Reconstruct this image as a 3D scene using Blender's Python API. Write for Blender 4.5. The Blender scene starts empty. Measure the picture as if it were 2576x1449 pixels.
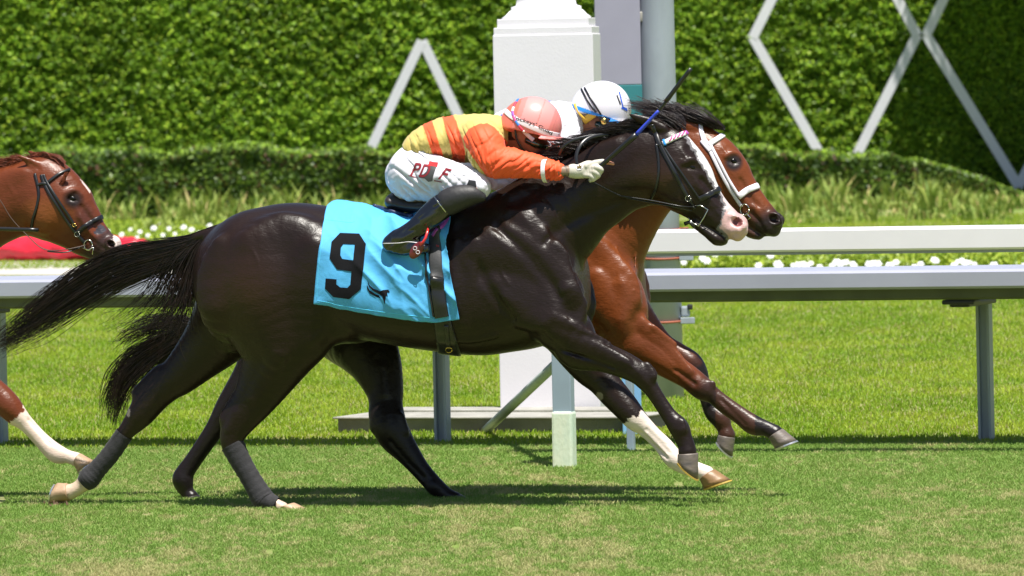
import bpy, bmesh, math, random
import numpy as np
from mathutils import Vector, Matrix, noise
from mathutils.bvhtree import BVHTree
random.seed(7); rng = np.random.default_rng(7)
scene = bpy.context.scene
# ------------------------------------------------------------------ camera
F, CX, CY = 18000.0, 1288.0, 724.0      # focal length and centre in the survey's pixel unit (2576 px wide)
HZ, CAMH, CAMY = 566.0, 1.88, -30.0     # horizon above centre, eye height, camera distance
ROLL = math.radians(1.2); SR, CR = math.sin(ROLL), math.cos(ROLL)
cam_d = bpy.data.cameras.new('camera'); cam = bpy.data.objects.new('camera', cam_d)
scene.collection.objects.link(cam); scene.camera = cam
cam.location = (0, CAMY, CAMH)
cam.rotation_mode = 'QUATERNION'
cam.rotation_quaternion = (Matrix.Rotation(-ROLL*-1, 3, 'Y').to_quaternion() @ Matrix.Rotation(math.pi/2, 3, 'X').to_quaternion())
cam_d.sensor_width = 36; cam_d.lens = 36*F/2576
cam_d.shift_x = HZ*SR/2576; cam_d.shift_y = -HZ*CR/2576
cam_d.clip_start = 0.5; cam_d.clip_end = 900
cam_d.dof.use_dof = True; cam_d.dof.focus_distance = 30.2; cam_d.dof.aperture_fstop = 10.0
# ------------------------------------------------------------------ world, sun, exposure
SUN_EL, SUN_AZ = math.radians(71), math.radians(-72)   # azimuth of the sun measured in the ground plane from +X
world = bpy.data.worlds.new('World'); scene.world = world; world.use_nodes = True
wn = world.node_tree.nodes; wl = world.node_tree.links; wn.clear()
wo = wn.new('ShaderNodeOutputWorld'); bg = wn.new('ShaderNodeBackground'); sky = wn.new('ShaderNodeTexSky')
sky.sky_type = 'NISHITA'; sky.sun_disc = False; sky.sun_elevation = SUN_EL
sky.sun_rotation = math.pi/2 - SUN_AZ
bg.inputs['Strength'].default_value = 0.066
wl.new(sky.outputs[0], bg.inputs[0]); wl.new(bg.outputs[0], wo.inputs[0])
sd = bpy.data.lights.new('sun', 'SUN'); sd.energy = 5.0; sd.angle = math.radians(0.5); sd.color = (1.0, 0.96, 0.88)
sun = bpy.data.objects.new('sun', sd); scene.collection.objects.link(sun); sun.location = (-5, -10, 20)
sv = Vector((math.cos(SUN_EL)*math.cos(SUN_AZ), math.cos(SUN_EL)*math.sin(SUN_AZ), math.sin(SUN_EL)))
sun.rotation_euler = sv.to_track_quat('Z', 'Y').to_euler()
scene.view_settings.view_transform = 'Standard'; scene.view_settings.look = 'None'
scene.view_settings.exposure = 0.75; scene.view_settings.gamma = 1
scene.cycles.max_bounces = 6; scene.cycles.diffuse_bounces = 3; scene.cycles.glossy_bounces = 3
# ------------------------------------------------------------------ measuring: survey pixels -> points of the place
def und(px, py):
    u, v = px-CX, py-CY
    return u*CR - v*SR, u*SR + v*CR + HZ       # metres per F, right and below the horizon
def P(px, py, d):
    a, b = und(px, py); return Vector((a*d/F, CAMY+d, CAMH-b*d/F))
def G(px, py, z=0.0):
    a, b = und(px, py); d = F*(CAMH-z)/b; return P(px, py, d)
def gd(px, py, z=0.0): return F*(CAMH-z)/und(px, py)[1]
class Frame:                                    # a runner's own frame: x along its heading, y to its left, z up
    def __init__(s, px, d, yaw):
        o = P(px, 1200, d); s.o = Vector((o.x, o.y, 0)); s.yaw = yaw
        s.c, s.s = math.cos(yaw), math.sin(yaw)
    def L(s, px, py, l=0.0):                    # the point seen at (px,py) on the plane y=l of this frame
        a, b = und(px, py)
        dx, dy, dz = a/F, 1.0, -b/F
        ox, oy = 0-s.o.x, CAMY-s.o.y
        # local y = -sin*X + cos*Y
        t = (l - (-s.s*ox + s.c*oy))/(-s.s*dx + s.c*dy)
        X, Y, Z = ox+t*dx, oy+t*dy, CAMH+t*dz
        return np.array((s.c*X+s.s*Y, -s.s*X+s.c*Y, Z))
    def px(s, V):                               # local points -> survey pixels
        V = np.asarray(V); X = s.c*V[...,0]-s.s*V[...,1]+s.o.x; Y = s.s*V[...,0]+s.c*V[...,1]+s.o.y
        d = Y-CAMY; a = X/d*F; b = (CAMH-V[...,2])/d*F-HZ
        return a*CR+b*SR+CX, -a*SR+b*CR+CY
    def place(s, o): o.location = s.o; o.rotation_euler = (0, 0, s.yaw)
    def ray(s, px, py):
        a, b = und(px, py); v = Vector((a/F, 1, -b/F))
        o = Vector((0-s.o.x, CAMY-s.o.y, CAMH))
        R = lambda q: Vector((s.c*q.x+s.s*q.y, -s.s*q.x+s.c*q.y, q.z))
        return R(o), R(v).normalized()
# ------------------------------------------------------------------ objects
ROOT = scene.collection
def tag(o, label=None, cat=None, group=None, kind=None):
    if label: o['label'] = label
    if cat: o['category'] = cat
    if group: o['group'] = group
    if kind: o['kind'] = kind
    return o
def link(o, parent=None):
    ROOT.objects.link(o)
    if parent is not None: o.parent = parent
    return o
def empty(name, loc=(0,0,0), rz=0, **k):
    o = bpy.data.objects.new(name, None); o.location = loc; o.rotation_euler = (0,0,rz); o.empty_display_size = .1
    ROOT.objects.link(o); tag(o, **k); return o
def mesh_np(name, V, Fq, mat, parent=None, smooth=True, col=None):
    V = np.asarray(V, dtype=np.float32); Fq = np.asarray(Fq, dtype=np.int32)
    me = bpy.data.meshes.new(name); n = Fq.shape[1]
    me.vertices.add(len(V)); me.vertices.foreach_set('co', V.ravel())
    me.loops.add(Fq.size); me.loops.foreach_set('vertex_index', Fq.ravel())
    me.polygons.add(len(Fq)); me.polygons.foreach_set('loop_start', np.arange(0, Fq.size, n, dtype=np.int32))
    me.polygons.foreach_set('use_smooth', np.full(len(Fq), smooth))
    if col is not None:
        at = me.color_attributes.new('Col', 'FLOAT_COLOR', 'POINT')
        c = np.ones((len(V), 4), dtype=np.float32); c[:, :3] = col; at.data.foreach_set('color', c.ravel())
    me.update(calc_edges=True); me.materials.append(mat)
    o = bpy.data.objects.new(name, me); return link(o, parent)
def mesh_bm(name, bm, mat, parent=None, smooth=True):
    me = bpy.data.meshes.new(name); bmesh.ops.recalc_face_normals(bm, faces=bm.faces); bm.to_mesh(me); bm.free()
    if smooth:
        for p in me.polygons: p.use_smooth = True
    me.materials.append(mat); return link(bpy.data.objects.new(name, me), parent)
def bm_box(bm, c, s, rz=0, bev=0.0, M=None):
    r = bmesh.ops.create_cube(bm, size=1.0)
    for v in r['verts']: v.co = Vector((v.co.x*s[0], v.co.y*s[1], v.co.z*s[2]))
    if bev:
        es = list({e for v in r['verts'] for e in v.link_edges})
        q = bmesh.ops.bevel(bm, geom=es, offset=bev, segments=2, affect='EDGES', profile=.6); vs = list({v for f in q['faces'] for v in f.verts})
        vs = list(set(vs))
    else: vs = r['verts']
    T = Matrix.Translation(c) @ Matrix.Rotation(rz, 4, 'Z')
    if M is not None: T = Matrix.Translation(c) @ M
    for v in vs: v.co = T @ v.co
    return vs
def sweep(pts, rad, n=8, cap=True, flat=1.0, up=None):
    """tube along points; rad a number or list; flat squeezes it along the second axis; returns V,F"""
    pts = [Vector(p) for p in pts]; m = len(pts)
    R = rad if hasattr(rad, '__len__') else [rad]*m
    V = []; Fc = []
    prev = None
    for i, p in enumerate(pts):
        t = (pts[min(i+1, m-1)]-pts[max(i-1, 0)]).normalized()
        u = Vector(up) if up is not None else (prev or (Vector((0,0,1)) if abs(t.z) < .9 else Vector((1,0,0))))
        a = (u - t*u.dot(t)); a = a.normalized() if a.length > 1e-6 else t.orthogonal().normalized()
        prev = a; b = t.cross(a)
        for k in range(n):
            w = 2*math.pi*k/n; V.append(p + a*math.cos(w)*R[i]*flat + b*math.sin(w)*R[i])
    for i in range(m-1):
        for k in range(n):
            k2 = (k+1) % n; Fc.append((i*n+k, i*n+k2, (i+1)*n+k2, (i+1)*n+k))
    if cap:
        for i, s in ((0, 1), (m-1, -1)):
            V.append(pts[i]); c = len(V)-1
            for k in range(0, n):
                q = (i*n+k, i*n+(k+1) % n); Fc.append((q[0], c, c, q[1]) if False else ((q[1], q[0], c, c)))
    return V, Fc
def bm_tube(bm, pts, rad, n=8, flat=1.0, up=None, cap=True):
    V, Fc = sweep(pts, rad, n, cap, flat, up); vs = [bm.verts.new(v) for v in V]
    for f in Fc:
        q = []
        for i in f:
            if vs[i] not in q: q.append(vs[i])
        try: bm.faces.new(q)
        except ValueError: pass
def spline(pts, n=6):
    """Catmull-Rom through rows of numbers"""
    A = np.asarray(pts, dtype=float); out = []
    for i in range(len(A)-1):
        p0, p1, p2, p3 = A[max(i-1, 0)], A[i], A[i+1], A[min(i+2, len(A)-1)]
        for k in range(n):
            t = k/n
            out.append(.5*((2*p1)+(-p0+p2)*t+(2*p0-5*p1+4*p2-p3)*t*t+(-p0+3*p1-3*p2+p3)*t**3))
    out.append(A[-1]); return np.array(out)
# ------------------------------------------------------------------ materials
def mat(name, col=(.5,.5,.5), rough=.5, spec=.5, metal=0.0, sheen=0.0, coat=0.0, var=0.0, vscale=8.0, bump=0.0, bscale=40.0,
        vcol=False, trans=0.0, col2=None, stretch=(1,1,1), bdist=.01, detail=6, sheen_tint=None, coords='Object', bump2=0, b2scale=5):
    m = bpy.data.materials.new(name); m.use_nodes = True; N = m.node_tree.nodes; K = m.node_tree.links
    b = N['Principled BSDF']; b.inputs['Roughness'].default_value = rough; b.inputs['Metallic'].default_value = metal
    b.inputs['Specular IOR Level'].default_value = spec; b.inputs['Base Color'].default_value = (*col, 1)
    if sheen: b.inputs['Sheen Weight'].default_value = sheen; b.inputs['Sheen Roughness'].default_value = .4
    if sheen_tint: b.inputs['Sheen Tint'].default_value = (*sheen_tint, 1)
    if coat: b.inputs['Coat Weight'].default_value = coat; b.inputs['Coat Roughness'].default_value = .15
    tc = N.new('ShaderNodeTexCoord'); mp = N.new('ShaderNodeMapping'); mp.inputs['Scale'].default_value = stretch
    K.new(tc.outputs[coords], mp.inputs[0])
    src = None
    if vcol:
        a = N.new('ShaderNodeVertexColor'); a.layer_name = 'Col'; src = a.outputs[0]
    if var or col2:
        nt = N.new('ShaderNodeTexNoise'); nt.inputs['Scale'].default_value = vscale; nt.inputs['Detail'].default_value = detail
        K.new(mp.outputs[0], nt.inputs[0])
        cr = N.new('ShaderNodeMapRange'); cr.inputs[1].default_value = .3; cr.inputs[2].default_value = .7
        K.new(nt.outputs[0], cr.inputs[0])
        if col2:
            mx = N.new('ShaderNodeMix'); mx.data_type = 'RGBA'; mx.inputs[6].default_value = (*col, 1); mx.inputs[7].default_value = (*col2, 1)
            K.new(cr.outputs[0], mx.inputs[0]); 
            if src is not None: K.new(src, mx.inputs[6])
            src = mx.outputs[2]
        if var:
            cr.inputs[3].default_value = 0 if col2 else 0
            mm = N.new('ShaderNodeMapRange'); mm.inputs[3].default_value = 1-var; mm.inputs[4].default_value = 1+var; K.new(cr.outputs[0], mm.inputs[0])
            ml = N.new('ShaderNodeVectorMath'); ml.operation = 'SCALE'
            if src is not None: K.new(src, ml.inputs[0])
            else: ml.inputs[0].default_value = col
            K.new(mm.outputs[0], ml.inputs['Scale']); src = ml.outputs[0]
    if src is not None: K.new(src, b.inputs['Base Color'])
    last = None
    if bump:
        nb = N.new('ShaderNodeTexNoise'); nb.inputs['Scale'].default_value = bscale; nb.inputs['Detail'].default_value = 5
        K.new(mp.outputs[0], nb.inputs[0]); bu = N.new('ShaderNodeBump'); bu.inputs['Strength'].default_value = bump; bu.inputs['Distance'].default_value = bdist
        K.new(nb.outputs[0], bu.inputs['Height']); last = bu
        if bump2:
            nb2 = N.new('ShaderNodeTexNoise'); nb2.inputs['Scale'].default_value = b2scale; nb2.inputs['Detail'].default_value = 3; nb2.inputs['Distortion'].default_value = .6
            K.new(tc.outputs[coords], nb2.inputs[0]); bu2 = N.new('ShaderNodeBump'); bu2.inputs['Strength'].default_value = bump2; bu2.inputs['Distance'].default_value = .05
            K.new(nb2.outputs[0], bu2.inputs['Height']); K.new(bu2.outputs[0], bu.inputs['Normal'])
        K.new(bu.outputs[0], b.inputs['Normal'])
    if trans:
        out = N['Material Output']; tr = N.new('ShaderNodeBsdfTranslucent'); ad = N.new('ShaderNodeMixShader'); ad.inputs[0].default_value = trans
        if src is not None: K.new(src, tr.inputs[0])
        else: tr.inputs[0].default_value = (*col, 1)
        K.new(b.outputs[0], ad.inputs[1]); K.new(tr.outputs[0], ad.inputs[2]); K.new(ad.outputs[0], out.inputs[0])
    return m
# ------------------------------------------------------------------ blades and leaves scattered by the thousand
def leaves(name, C, D, U, ln, wd, colr, m, parent=None, fold=.25):
    """diamond leaves: centres C, pointing along D, width direction U"""
    n = len(C); ln = ln[:, None]; wd = wd[:, None]; Nn = np.cross(D, U)
    V = np.stack([C-D*ln/2, C+U*wd/2+Nn*wd*fold-D*ln*.05, C+D*ln/2, C-U*wd/2+Nn*wd*fold-D*ln*.05], 1).reshape(-1, 3)
    b = np.arange(n)[:, None]*4
    Fq = np.concatenate([b+np.array([[0, 1, 2]]), b+np.array([[0, 2, 3]])], 0)
    return mesh_np(name, V, Fq, m, parent, smooth=False, col=np.repeat(colr, 4, 0))
def unit(a): return a/np.maximum(np.linalg.norm(a, axis=1, keepdims=True), 1e-9)
def vnoise(X, Y, cell, seed=0):
    """cheap smooth 2-D value noise on arrays"""
    r = np.random.default_rng(seed).random((256, 256)); x = X/cell; y = Y/cell
    xi = np.floor(x).astype(int); yi = np.floor(y).astype(int); fx = x-xi; fy = y-yi
    fx = fx*fx*(3-2*fx); fy = fy*fy*(3-2*fy); g = lambda a, b: r[a % 256, b % 256]
    return (g(xi, yi)*(1-fx)+g(xi+1, yi)*fx)*(1-fy)+(g(xi, yi+1)*(1-fx)+g(xi+1, yi+1)*fx)*fy
# ================================================================== THE SETTING
M = {}
M['white'] = mat('white_paint', (.62,.62,.66), .45, var=.03, vscale=3, bump=.05, bscale=60)
M['stone'] = mat('pillar_paint', (.68,.66,.70), .7, var=.02, vscale=5, bump=.15, bscale=90, bdist=.004)
M['galv'] = mat('galvanised_steel', (.40,.45,.52), .5, metal=.2, col2=(.24,.27,.31), var=.12, vscale=6, stretch=(1,1,.35), bump=.1, bscale=30)
M['alu'] = mat('painted_rail', (.34,.35,.44), .35, var=.04, vscale=4)
M['railw'] = mat('white_rail', (.76,.73,.77), .35, var=.03, vscale=4)
M['railin'] = mat('rail_channel', (.10,.11,.06), .45, var=.2, vscale=6)
M['cream'] = mat('cream_paint', (.74,.74,.58), .6, col2=(.55,.68,.58), vscale=9, bump=.2, bscale=60, stretch=(1,1,.5))
M['conc'] = mat('concrete', (.30,.29,.26), .85, var=.18, vscale=9, bump=.3, bscale=60)
M['concd'] = mat('concrete_face', (.17,.165,.15), .9, var=.2, vscale=7, bump=.3, bscale=60)
M['rust'] = mat('rusty_strap', (.30,.09,.05), .7, var=.2)
M['dark'] = mat('black_rubber', (.02,.02,.02), .5)
M['panel'] = mat('mauve_panel', (.30,.29,.38), .6, var=.03)
M['teal'] = mat('teal_panel', (.03,.19,.22), .5, var=.05)
M['bluep'] = mat('blue_panel', (.20,.42,.72), .5, var=.05)
M['leaf'] = mat('hedge_leaf', rough=.42, spec=.4, vcol=True, trans=.25)
M['blade'] = mat('grass_blade', rough=.6, spec=.25, vcol=True, trans=.3)
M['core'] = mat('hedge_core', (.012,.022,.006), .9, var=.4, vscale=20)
M['bark'] = mat('bark', (.16,.12,.09), .9, var=.3, vscale=10, bump=.6, bscale=25)
M['red'] = mat('red_vinyl', (.62,.02,.04), .38, bump=.35, bscale=7, bdist=.05, stretch=(1,1,2.2))
M['petal'] = mat('white_petal', (.85,.85,.86), .6, trans=.2)
M['centre'] = mat('flower_centre', (.7,.5,.05), .7)
M['path'] = mat('path_concrete', (.46,.43,.38), .9, var=.1, vscale=3)
def turf_material(name, far):
    m = bpy.data.materials.new(name); m.use_nodes = True; N = m.node_tree.nodes; K = m.node_tree.links; b = N['Principled BSDF']
    b.inputs['Roughness'].default_value = .9; b.inputs['Specular IOR Level'].default_value = .15
    tc = N.new('ShaderNodeTexCoord')
    def noise_(sc, det, st=(1,1,1)):
        mp = N.new('ShaderNodeMapping'); mp.inputs['Scale'].default_value = st; K.new(tc.outputs['Object'], mp.inputs[0])
        n = N.new('ShaderNodeTexNoise'); n.inputs['Scale'].default_value = sc; n.inputs['Detail'].default_value = det; n.inputs['Roughness'].default_value = .65; K.new(mp.outputs[0], n.inputs[0]); return n
    def ramp(n, a, c):
        r = N.new('ShaderNodeMapRange'); r.inputs[1].default_value = a; r.inputs[2].default_value = c; K.new(n.outputs[0], r.inputs[0]); return r
    def mix(f, a, c):
        x = N.new('ShaderNodeMix'); x.data_type = 'RGBA'
        for i, q in ((6, a), (7, c)):
            if isinstance(q, tuple): x.inputs[i].default_value = (*q, 1)
            else: K.new(q, x.inputs[i])
        K.new(f.outputs[0], x.inputs[0]); return x.outputs[2]
    c1 = mix(ramp(noise_(9, 8, (1,.35,1)), .35, .65), (.13,.21,.035), (.19,.26,.06))
    c2 = mix(ramp(noise_(1.6, 6, (1,.35,1)), .42, .62), c1, (.26,.25,.11))
    K.new(c2, b.inputs['Base Color'])
    bu = N.new('ShaderNodeBump'); bu.inputs['Strength'].default_value = .6; bu.inputs['Distance'].default_value = .02
    K.new(noise_(60, 5).outputs[0], bu.inputs['Height']); K.new(bu.outputs[0], b.inputs['Normal']); return m
def sheet(name, x0, x1, y0, y1, z, m, nx=60, ny=60, und_=0.012):
    X, Y = np.meshgrid(np.linspace(x0, x1, nx), np.linspace(y0, y1, ny)); Z = np.full_like(X, z)
    V = np.stack([X, Y, Z], -1).reshape(-1, 3); i = np.arange(nx*ny).reshape(ny, nx)
    Fq = np.stack([i[:-1,:-1], i[:-1,1:], i[1:,1:], i[1:,:-1]], -1).reshape(-1, 4)
    return mesh_np(name, V, Fq, m)
tag(sheet('ground', -400, 400, -120, 800, 0, turf_material('turf_soil', False), 3, 3), kind='structure')

# blades of grass: near turf (mown, with straw), the verge past the rails (brighter)
def grass(name, n, d0, d1, h, w, fn, label, seed, flat=.5):
    r = np.random.default_rng(seed); 
    d = d0*(d1/d0)**r.random(n); x = (r.random(n)-.5)*2*(1288*1.28)*d/F; y = CAMY+d
    hh = h*(.45+r.random(n)*.9)*(d/30)**.35; ww = w*(.6+r.random(n)*.8)*(d/30)**.55
    keep, c = fn(x, y, d, r); x, y, d, hh, ww, c = x[keep], y[keep], d[keep], hh[keep], ww[keep], c[keep]; n = len(x)
    a = r.random(n)*6.283; ln = r.normal(0, flat, n)[:, None]; la = r.random(n)*6.283
    base = np.stack([x, y, np.full(n, .0)], 1); U = np.stack([np.cos(a), np.sin(a)*.5, 0*a], 1)*ww[:, None]*.5
    lean = np.stack([np.cos(la), np.sin(la), 0*la], 1)*hh[:, None]*ln
    tip = base+lean+np.stack([0*x, 0*x, hh], 1); midp = base+lean*.35+np.stack([0*x, 0*x, hh*.6], 1)
    V = np.stack([base-U, base+U, midp+U*.75, midp-U*.75, tip], 1).reshape(-1, 3); b = np.arange(n)[:, None]*5
    Fq = np.concatenate([b+np.array([[0,1,2]]), b+np.array([[0,2,3]]), b+np.array([[3,2,4]])], 0)
    o = mesh_np(name, V, Fq, M['blade'], smooth=False, col=np.repeat(c, 5, 0)); return tag(o, label, 'grass', kind='stuff')
def lerpc(a, b, t): return np.asarray(a)*(1-t[:, None])+np.asarray(b)*t[:, None]
RA, RB = G(0, 1128), G(2482, 1110)                 # two feet of the lower running rail, a line on the ground
def side(x, y): return y-(RA.y+(RB.y-RA.y)*(x-RA.x)/(RB.x-RA.x))      # metres past the rail line
def near_turf(x, y, d, r):
    t = vnoise(x, y*.3, .13, 1)*.35+vnoise(x, y*.3, .035, 2)*.45+vnoise(x, y*.3, .8, 5)*.25
    c = lerpc((.140,.262,.042), (.225,.330,.070), r.random(len(x)))
    s = np.clip((t-.53+.09*np.clip((30.5-d)/4, -1, 1))*4+r.normal(0, .38, len(x)), 0, 1)*.8
    c = lerpc(c, (.40,.36,.18), s) if False else c*(1-s[:, None])+np.array((.47,.41,.20))*s[:, None]
    k = side(x, y) < .15+.1*r.random(len(x)); bare = vnoise(x, y*.4, .12, 9) > .93
    return k & ~bare, c
def far_turf(x, y, d, r):
    t = vnoise(x, y*.4, .35, 3); c = lerpc((.165,.290,.012), (.335,.425,.034), np.clip(t+r.normal(0, .25, len(x)), 0, 1))
    s = (r.random(len(x)) < .10)[:, None]; c = np.where(s, np.array((.36,.33,.12)), c)
    on_path = (d > gd(1288, 692)) & (d < gd(1288, 652)) & (x < P(520, 670, 68).x)
    return (side(x, y) > -.1) & (d < 83) & ~on_path, c
grass('turf_grass', 760000, 25.2, 37.5, .013, .0036, near_turf, 'short mown track grass with straw patches under the horses', 11, .9)
grass('verge_grass', 600000, 33.5, 84, .019, .0055, far_turf, 'bright yellow green grass verge past the running rail', 12, .5)
# ------------------------------------------------------------------ hedges, beds
LEAF_C = np.array([(.08,.16,.010), (.14,.25,.016), (.23,.35,.024), (.045,.095,.008), (.32,.42,.035)])
def hedge_wall():
    d = 96.0; x0, x1 = -15, 15; H = 3.5; y = CAMY+d
    t = empty('clipped_hedge', (0, y, 0), label='tall clipped green hedge wall filling the whole background', cat='hedge')
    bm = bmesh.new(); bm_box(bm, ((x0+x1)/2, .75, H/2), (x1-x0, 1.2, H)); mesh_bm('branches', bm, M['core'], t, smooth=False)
    r = np.random.default_rng(3); n = 300000
    X = np.where(r.random(n) < .86, -8.2+16.6*r.random(n), x0+(x1-x0)*r.random(n)); Z = H*r.random(n)
    lump = vnoise(X, Z, .26, 4)*.05+vnoise(X, Z, .075, 5)*.085
    Y = .14-lump-r.random(n)*.10
    D = unit(np.stack([r.normal(0, .8, n), -.55-.5*r.random(n), -.15+r.normal(0, .5, n)], 1))
    U = unit(np.cross(D, np.stack([r.normal(0, .35, n), -.75+r.normal(0, .3, n), 1+0*X], 1)))
    k = r.choice(5, n, p=[.27,.33,.2,.12,.08]); c = LEAF_C[k]*(.8+.4*r.random(n))[:, None]
    c *= (.85+.4*vnoise(X, Z, 1.1, 6))[:, None]
    leaves('foliage', np.stack([X, Y, Z], 1), D, U, .034+.028*r.random(n), .021+.016*r.random(n), c*1.55, M['leaf'], t)
hedge_wall()
def low_hedge():
    d0 = 91.5; y = CAMY+d0
    t = empty('low_hedge', (0, y, 0), label='low darker bushy hedge row at the foot of the tall hedge', cat='hedge')
    r = np.random.default_rng(5); n = 85000; x0, x1 = -13, 6.6
    top = lambda x: np.interp(x, [-9, 0, 3, 4.5, 5.6, 6.6], [.84, .80, .66, .56, .42, .12])
    X = x0+(x1-x0)*r.random(n); s = r.random(n); front = s < .6
    tp = top(X)+.16*(vnoise(X, X*0, .4, 7)-.5)+.06*(vnoise(X, X*0, .12, 17)-.5)
    Z = np.where(front, tp*r.random(n)**.8, tp-.03*r.random(n)); Yl = np.where(front, -.02-.16*vnoise(X, Z, .22, 8)-.06*r.random(n), 2.6*r.random(n))
    Z = Z+np.where(front, 0, (vnoise(X, Yl, .3, 9)-.5)*.12)
    D = unit(r.normal(0, 1, (n, 3))+np.array((0, -.5, .25))); U = unit(np.cross(D, r.normal(0, .6, (n, 3))+np.array((0, -.3, 1))))
    base = np.array([(.045,.085,.018), (.085,.15,.022), (.15,.24,.03), (.11,.055,.03), (.20,.29,.04)])
    k = r.choice(5, n, p=[.36,.28,.17,.09,.10]); c = base[k]*(.7+.6*r.random(n))[:, None]
    c = np.where((~front & (r.random(n) < .45))[:, None], np.array((.22,.34,.03)), c)  # many top leaves coloured brighter, standing for sunlight on the hedge top
    leaves('foliage', np.stack([X, Yl, Z], 1), D, U, .06+.06*r.random(n), .04+.03*r.random(n), c*1.25, M['leaf'], t)
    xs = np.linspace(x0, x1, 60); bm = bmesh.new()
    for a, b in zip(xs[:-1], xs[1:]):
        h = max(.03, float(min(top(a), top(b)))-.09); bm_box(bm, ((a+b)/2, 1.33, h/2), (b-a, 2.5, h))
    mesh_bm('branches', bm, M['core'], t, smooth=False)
low_hedge()
def strap_plants():
    r = np.random.default_rng(8); cl = 620; cx = (r.random(cl)-.5)*2*8.3; d = 79+11*r.random(cl)**.8
    right = cx > 2.2; d = np.where(right, 80+10*r.random(cl), d)
    per = 26; n = cl*per; X = np.repeat(cx, per)+r.normal(0, .05, n); Y = np.repeat(CAMY+d, per)+r.normal(0, .05, n)
    big = np.repeat(.35+1.15*r.random(cl)**2.5, per)*np.where(np.repeat(d, per) > 85, 1.0, .55)
    h = (.12+.24*r.random(n))*big; a = r.random(n)*6.283; out = h*(.25+.5*r.random(n))
    dx, dy = np.cos(a), np.sin(a); w = .010+.012*r.random(n); px_, py_ = -dy*w, dx*w*.4
    px_ = np.where(np.abs(px_) < .005, .006, px_)
    b = np.stack([X, Y, 0*X], 1); m1 = b+np.stack([dx*out*.4, dy*out*.4, h*.65], 1); tp = b+np.stack([dx*out, dy*out, h], 1)
    U = np.stack([px_, py_, 0*X], 1)
    V = np.stack([b-U*.6, b+U*.6, m1+U, m1-U, tp], 1).reshape(-1, 3); i = np.arange(n)[:, None]*5
    Fq = np.concatenate([i+np.array([[0,1,2]]), i+np.array([[0,2,3]]), i+np.array([[3,2,4]])], 0)
    c = lerpc((.13,.22,.03), (.32,.38,.08), r.random(n)); c = np.where((r.random(n) < .1)[:, None], np.array((.46,.38,.15)), c)
    o = mesh_np('ornamental_grass', V, Fq, M['blade'], smooth=False, col=np.repeat(c, 5, 0))
    tag(o, 'clumps of pale strap leaved grass along the low hedge', 'ornamental grass', kind='stuff')
strap_plants()
def in_bed(px, py): return py
def bed():
    r = np.random.default_rng(9); n = 60000; px_ = -300+3200*r.random(n); left = px_ < 700
    py_ = np.where(left, 572+46*r.random(n), 640+42*r.random(n)*1.0); py_ = np.where((px_ > 700) & (px_ < 1500), 600+70*r.random(n), py_)
    u, v = px_-CX, py_-CY; a = u*CR-v*SR; b = u*SR+v*CR+HZ; h = .02+.09*r.random(n); d = F*CAMH/b
    X = a*d/F; Y = CAMY+d
    D = unit(r.normal(0, 1, (n, 3))+np.array((0, -.3, .5))); U = unit(np.cross(D, r.normal(0, .5, (n, 3))+np.array((0, 0, 1))))
    c = lerpc((.17,.28,.02), (.40,.48,.05), r.random(n))
    o = leaves('bedding_foliage', np.stack([X, Y, h], 1), D, U, .05+.04*r.random(n), .03+.02*r.random(n), c, M['leaf'])
    tag(o, 'low yellow green leaves of the flower bed', 'bedding plants', kind='stuff')
bed()
# flowers: one of each kind, then copies
def make_flower():
    bm = bmesh.new()
    for k in range(6):
        a = k*math.pi/3; R = Matrix.Rotation(a, 4, 'Z')
        q = [R @ Vector(p) for p in ((0,0,0), (.018,-.016,.010), (.040,-.012,.006), (.046,0,.002), (.040,.012,.006), (.018,.016,.010))]
        q = [Matrix.Rotation(.95, 4, 'X') @ p for p in q]
        bm.faces.new([bm.verts.new(p) for p in q])
    me = bpy.data.meshes.new('petals'); bm.to_mesh(me); bm.free(); me.materials.append(M['petal'])
    bm = bmesh.new(); bmesh.ops.create_icosphere(bm, subdivisions=1, radius=.009)
    me2 = bpy.data.meshes.new('flower_centre'); bm.to_mesh(me2); bm.free(); me2.materials.append(M['centre'])
    return me, me2
FP, FC = make_flower()
def flower(px, py, s, where):
    p = G(px, py, .13); t = empty('white_flower', p, random.random()*.6-.3, group='white flowers in the bed '+where,
        label='small white bedding flower among yellow green leaves '+where, cat='flower')
    t.scale = (s, s, s)
    a = bpy.data.objects.new('petals', FP); link(a, t); b = bpy.data.objects.new('flower_centre', FC); link(b, t)
    b.location = (0, -.008, .004)
fr = random.Random(4)
for q in ((271,581),(328,577),(352,583),(345,597),(403,563),(425,575),(462,572),(482,578),(527,568),(410,591),(306,590),(372,592),(306,600),(440,588),(500,586),(387,574),(250,590)):
    flower(q[0], q[1], (.5+.35*fr.random()), 'on the left of the picture')
for q in ((1768,650),(1778,656),(1799,642),(1836,639),(1908,668),(1938,643),(1960,668),(1956,664),(1995,667),(2008,666),(2022,665),(2030,668),(2040,662),(2062,672),(2092,668),(2105,660),(2115,663),(2128,660),(2150,670),(2187,665),(2199,662),(2208,664),(2238,668),(2254,660),(2316,664),(2350,654),(2355,656),(2410,658),(2420,655),(2428,662),(2440,660),(2452,664),(2400,668),(2576,668),(2300,672),(2145,664),(1720,660),(2500,668)):
    flower(q[0], q[1], (.5+.4*fr.random()), 'between the two rails on the right')
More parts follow.
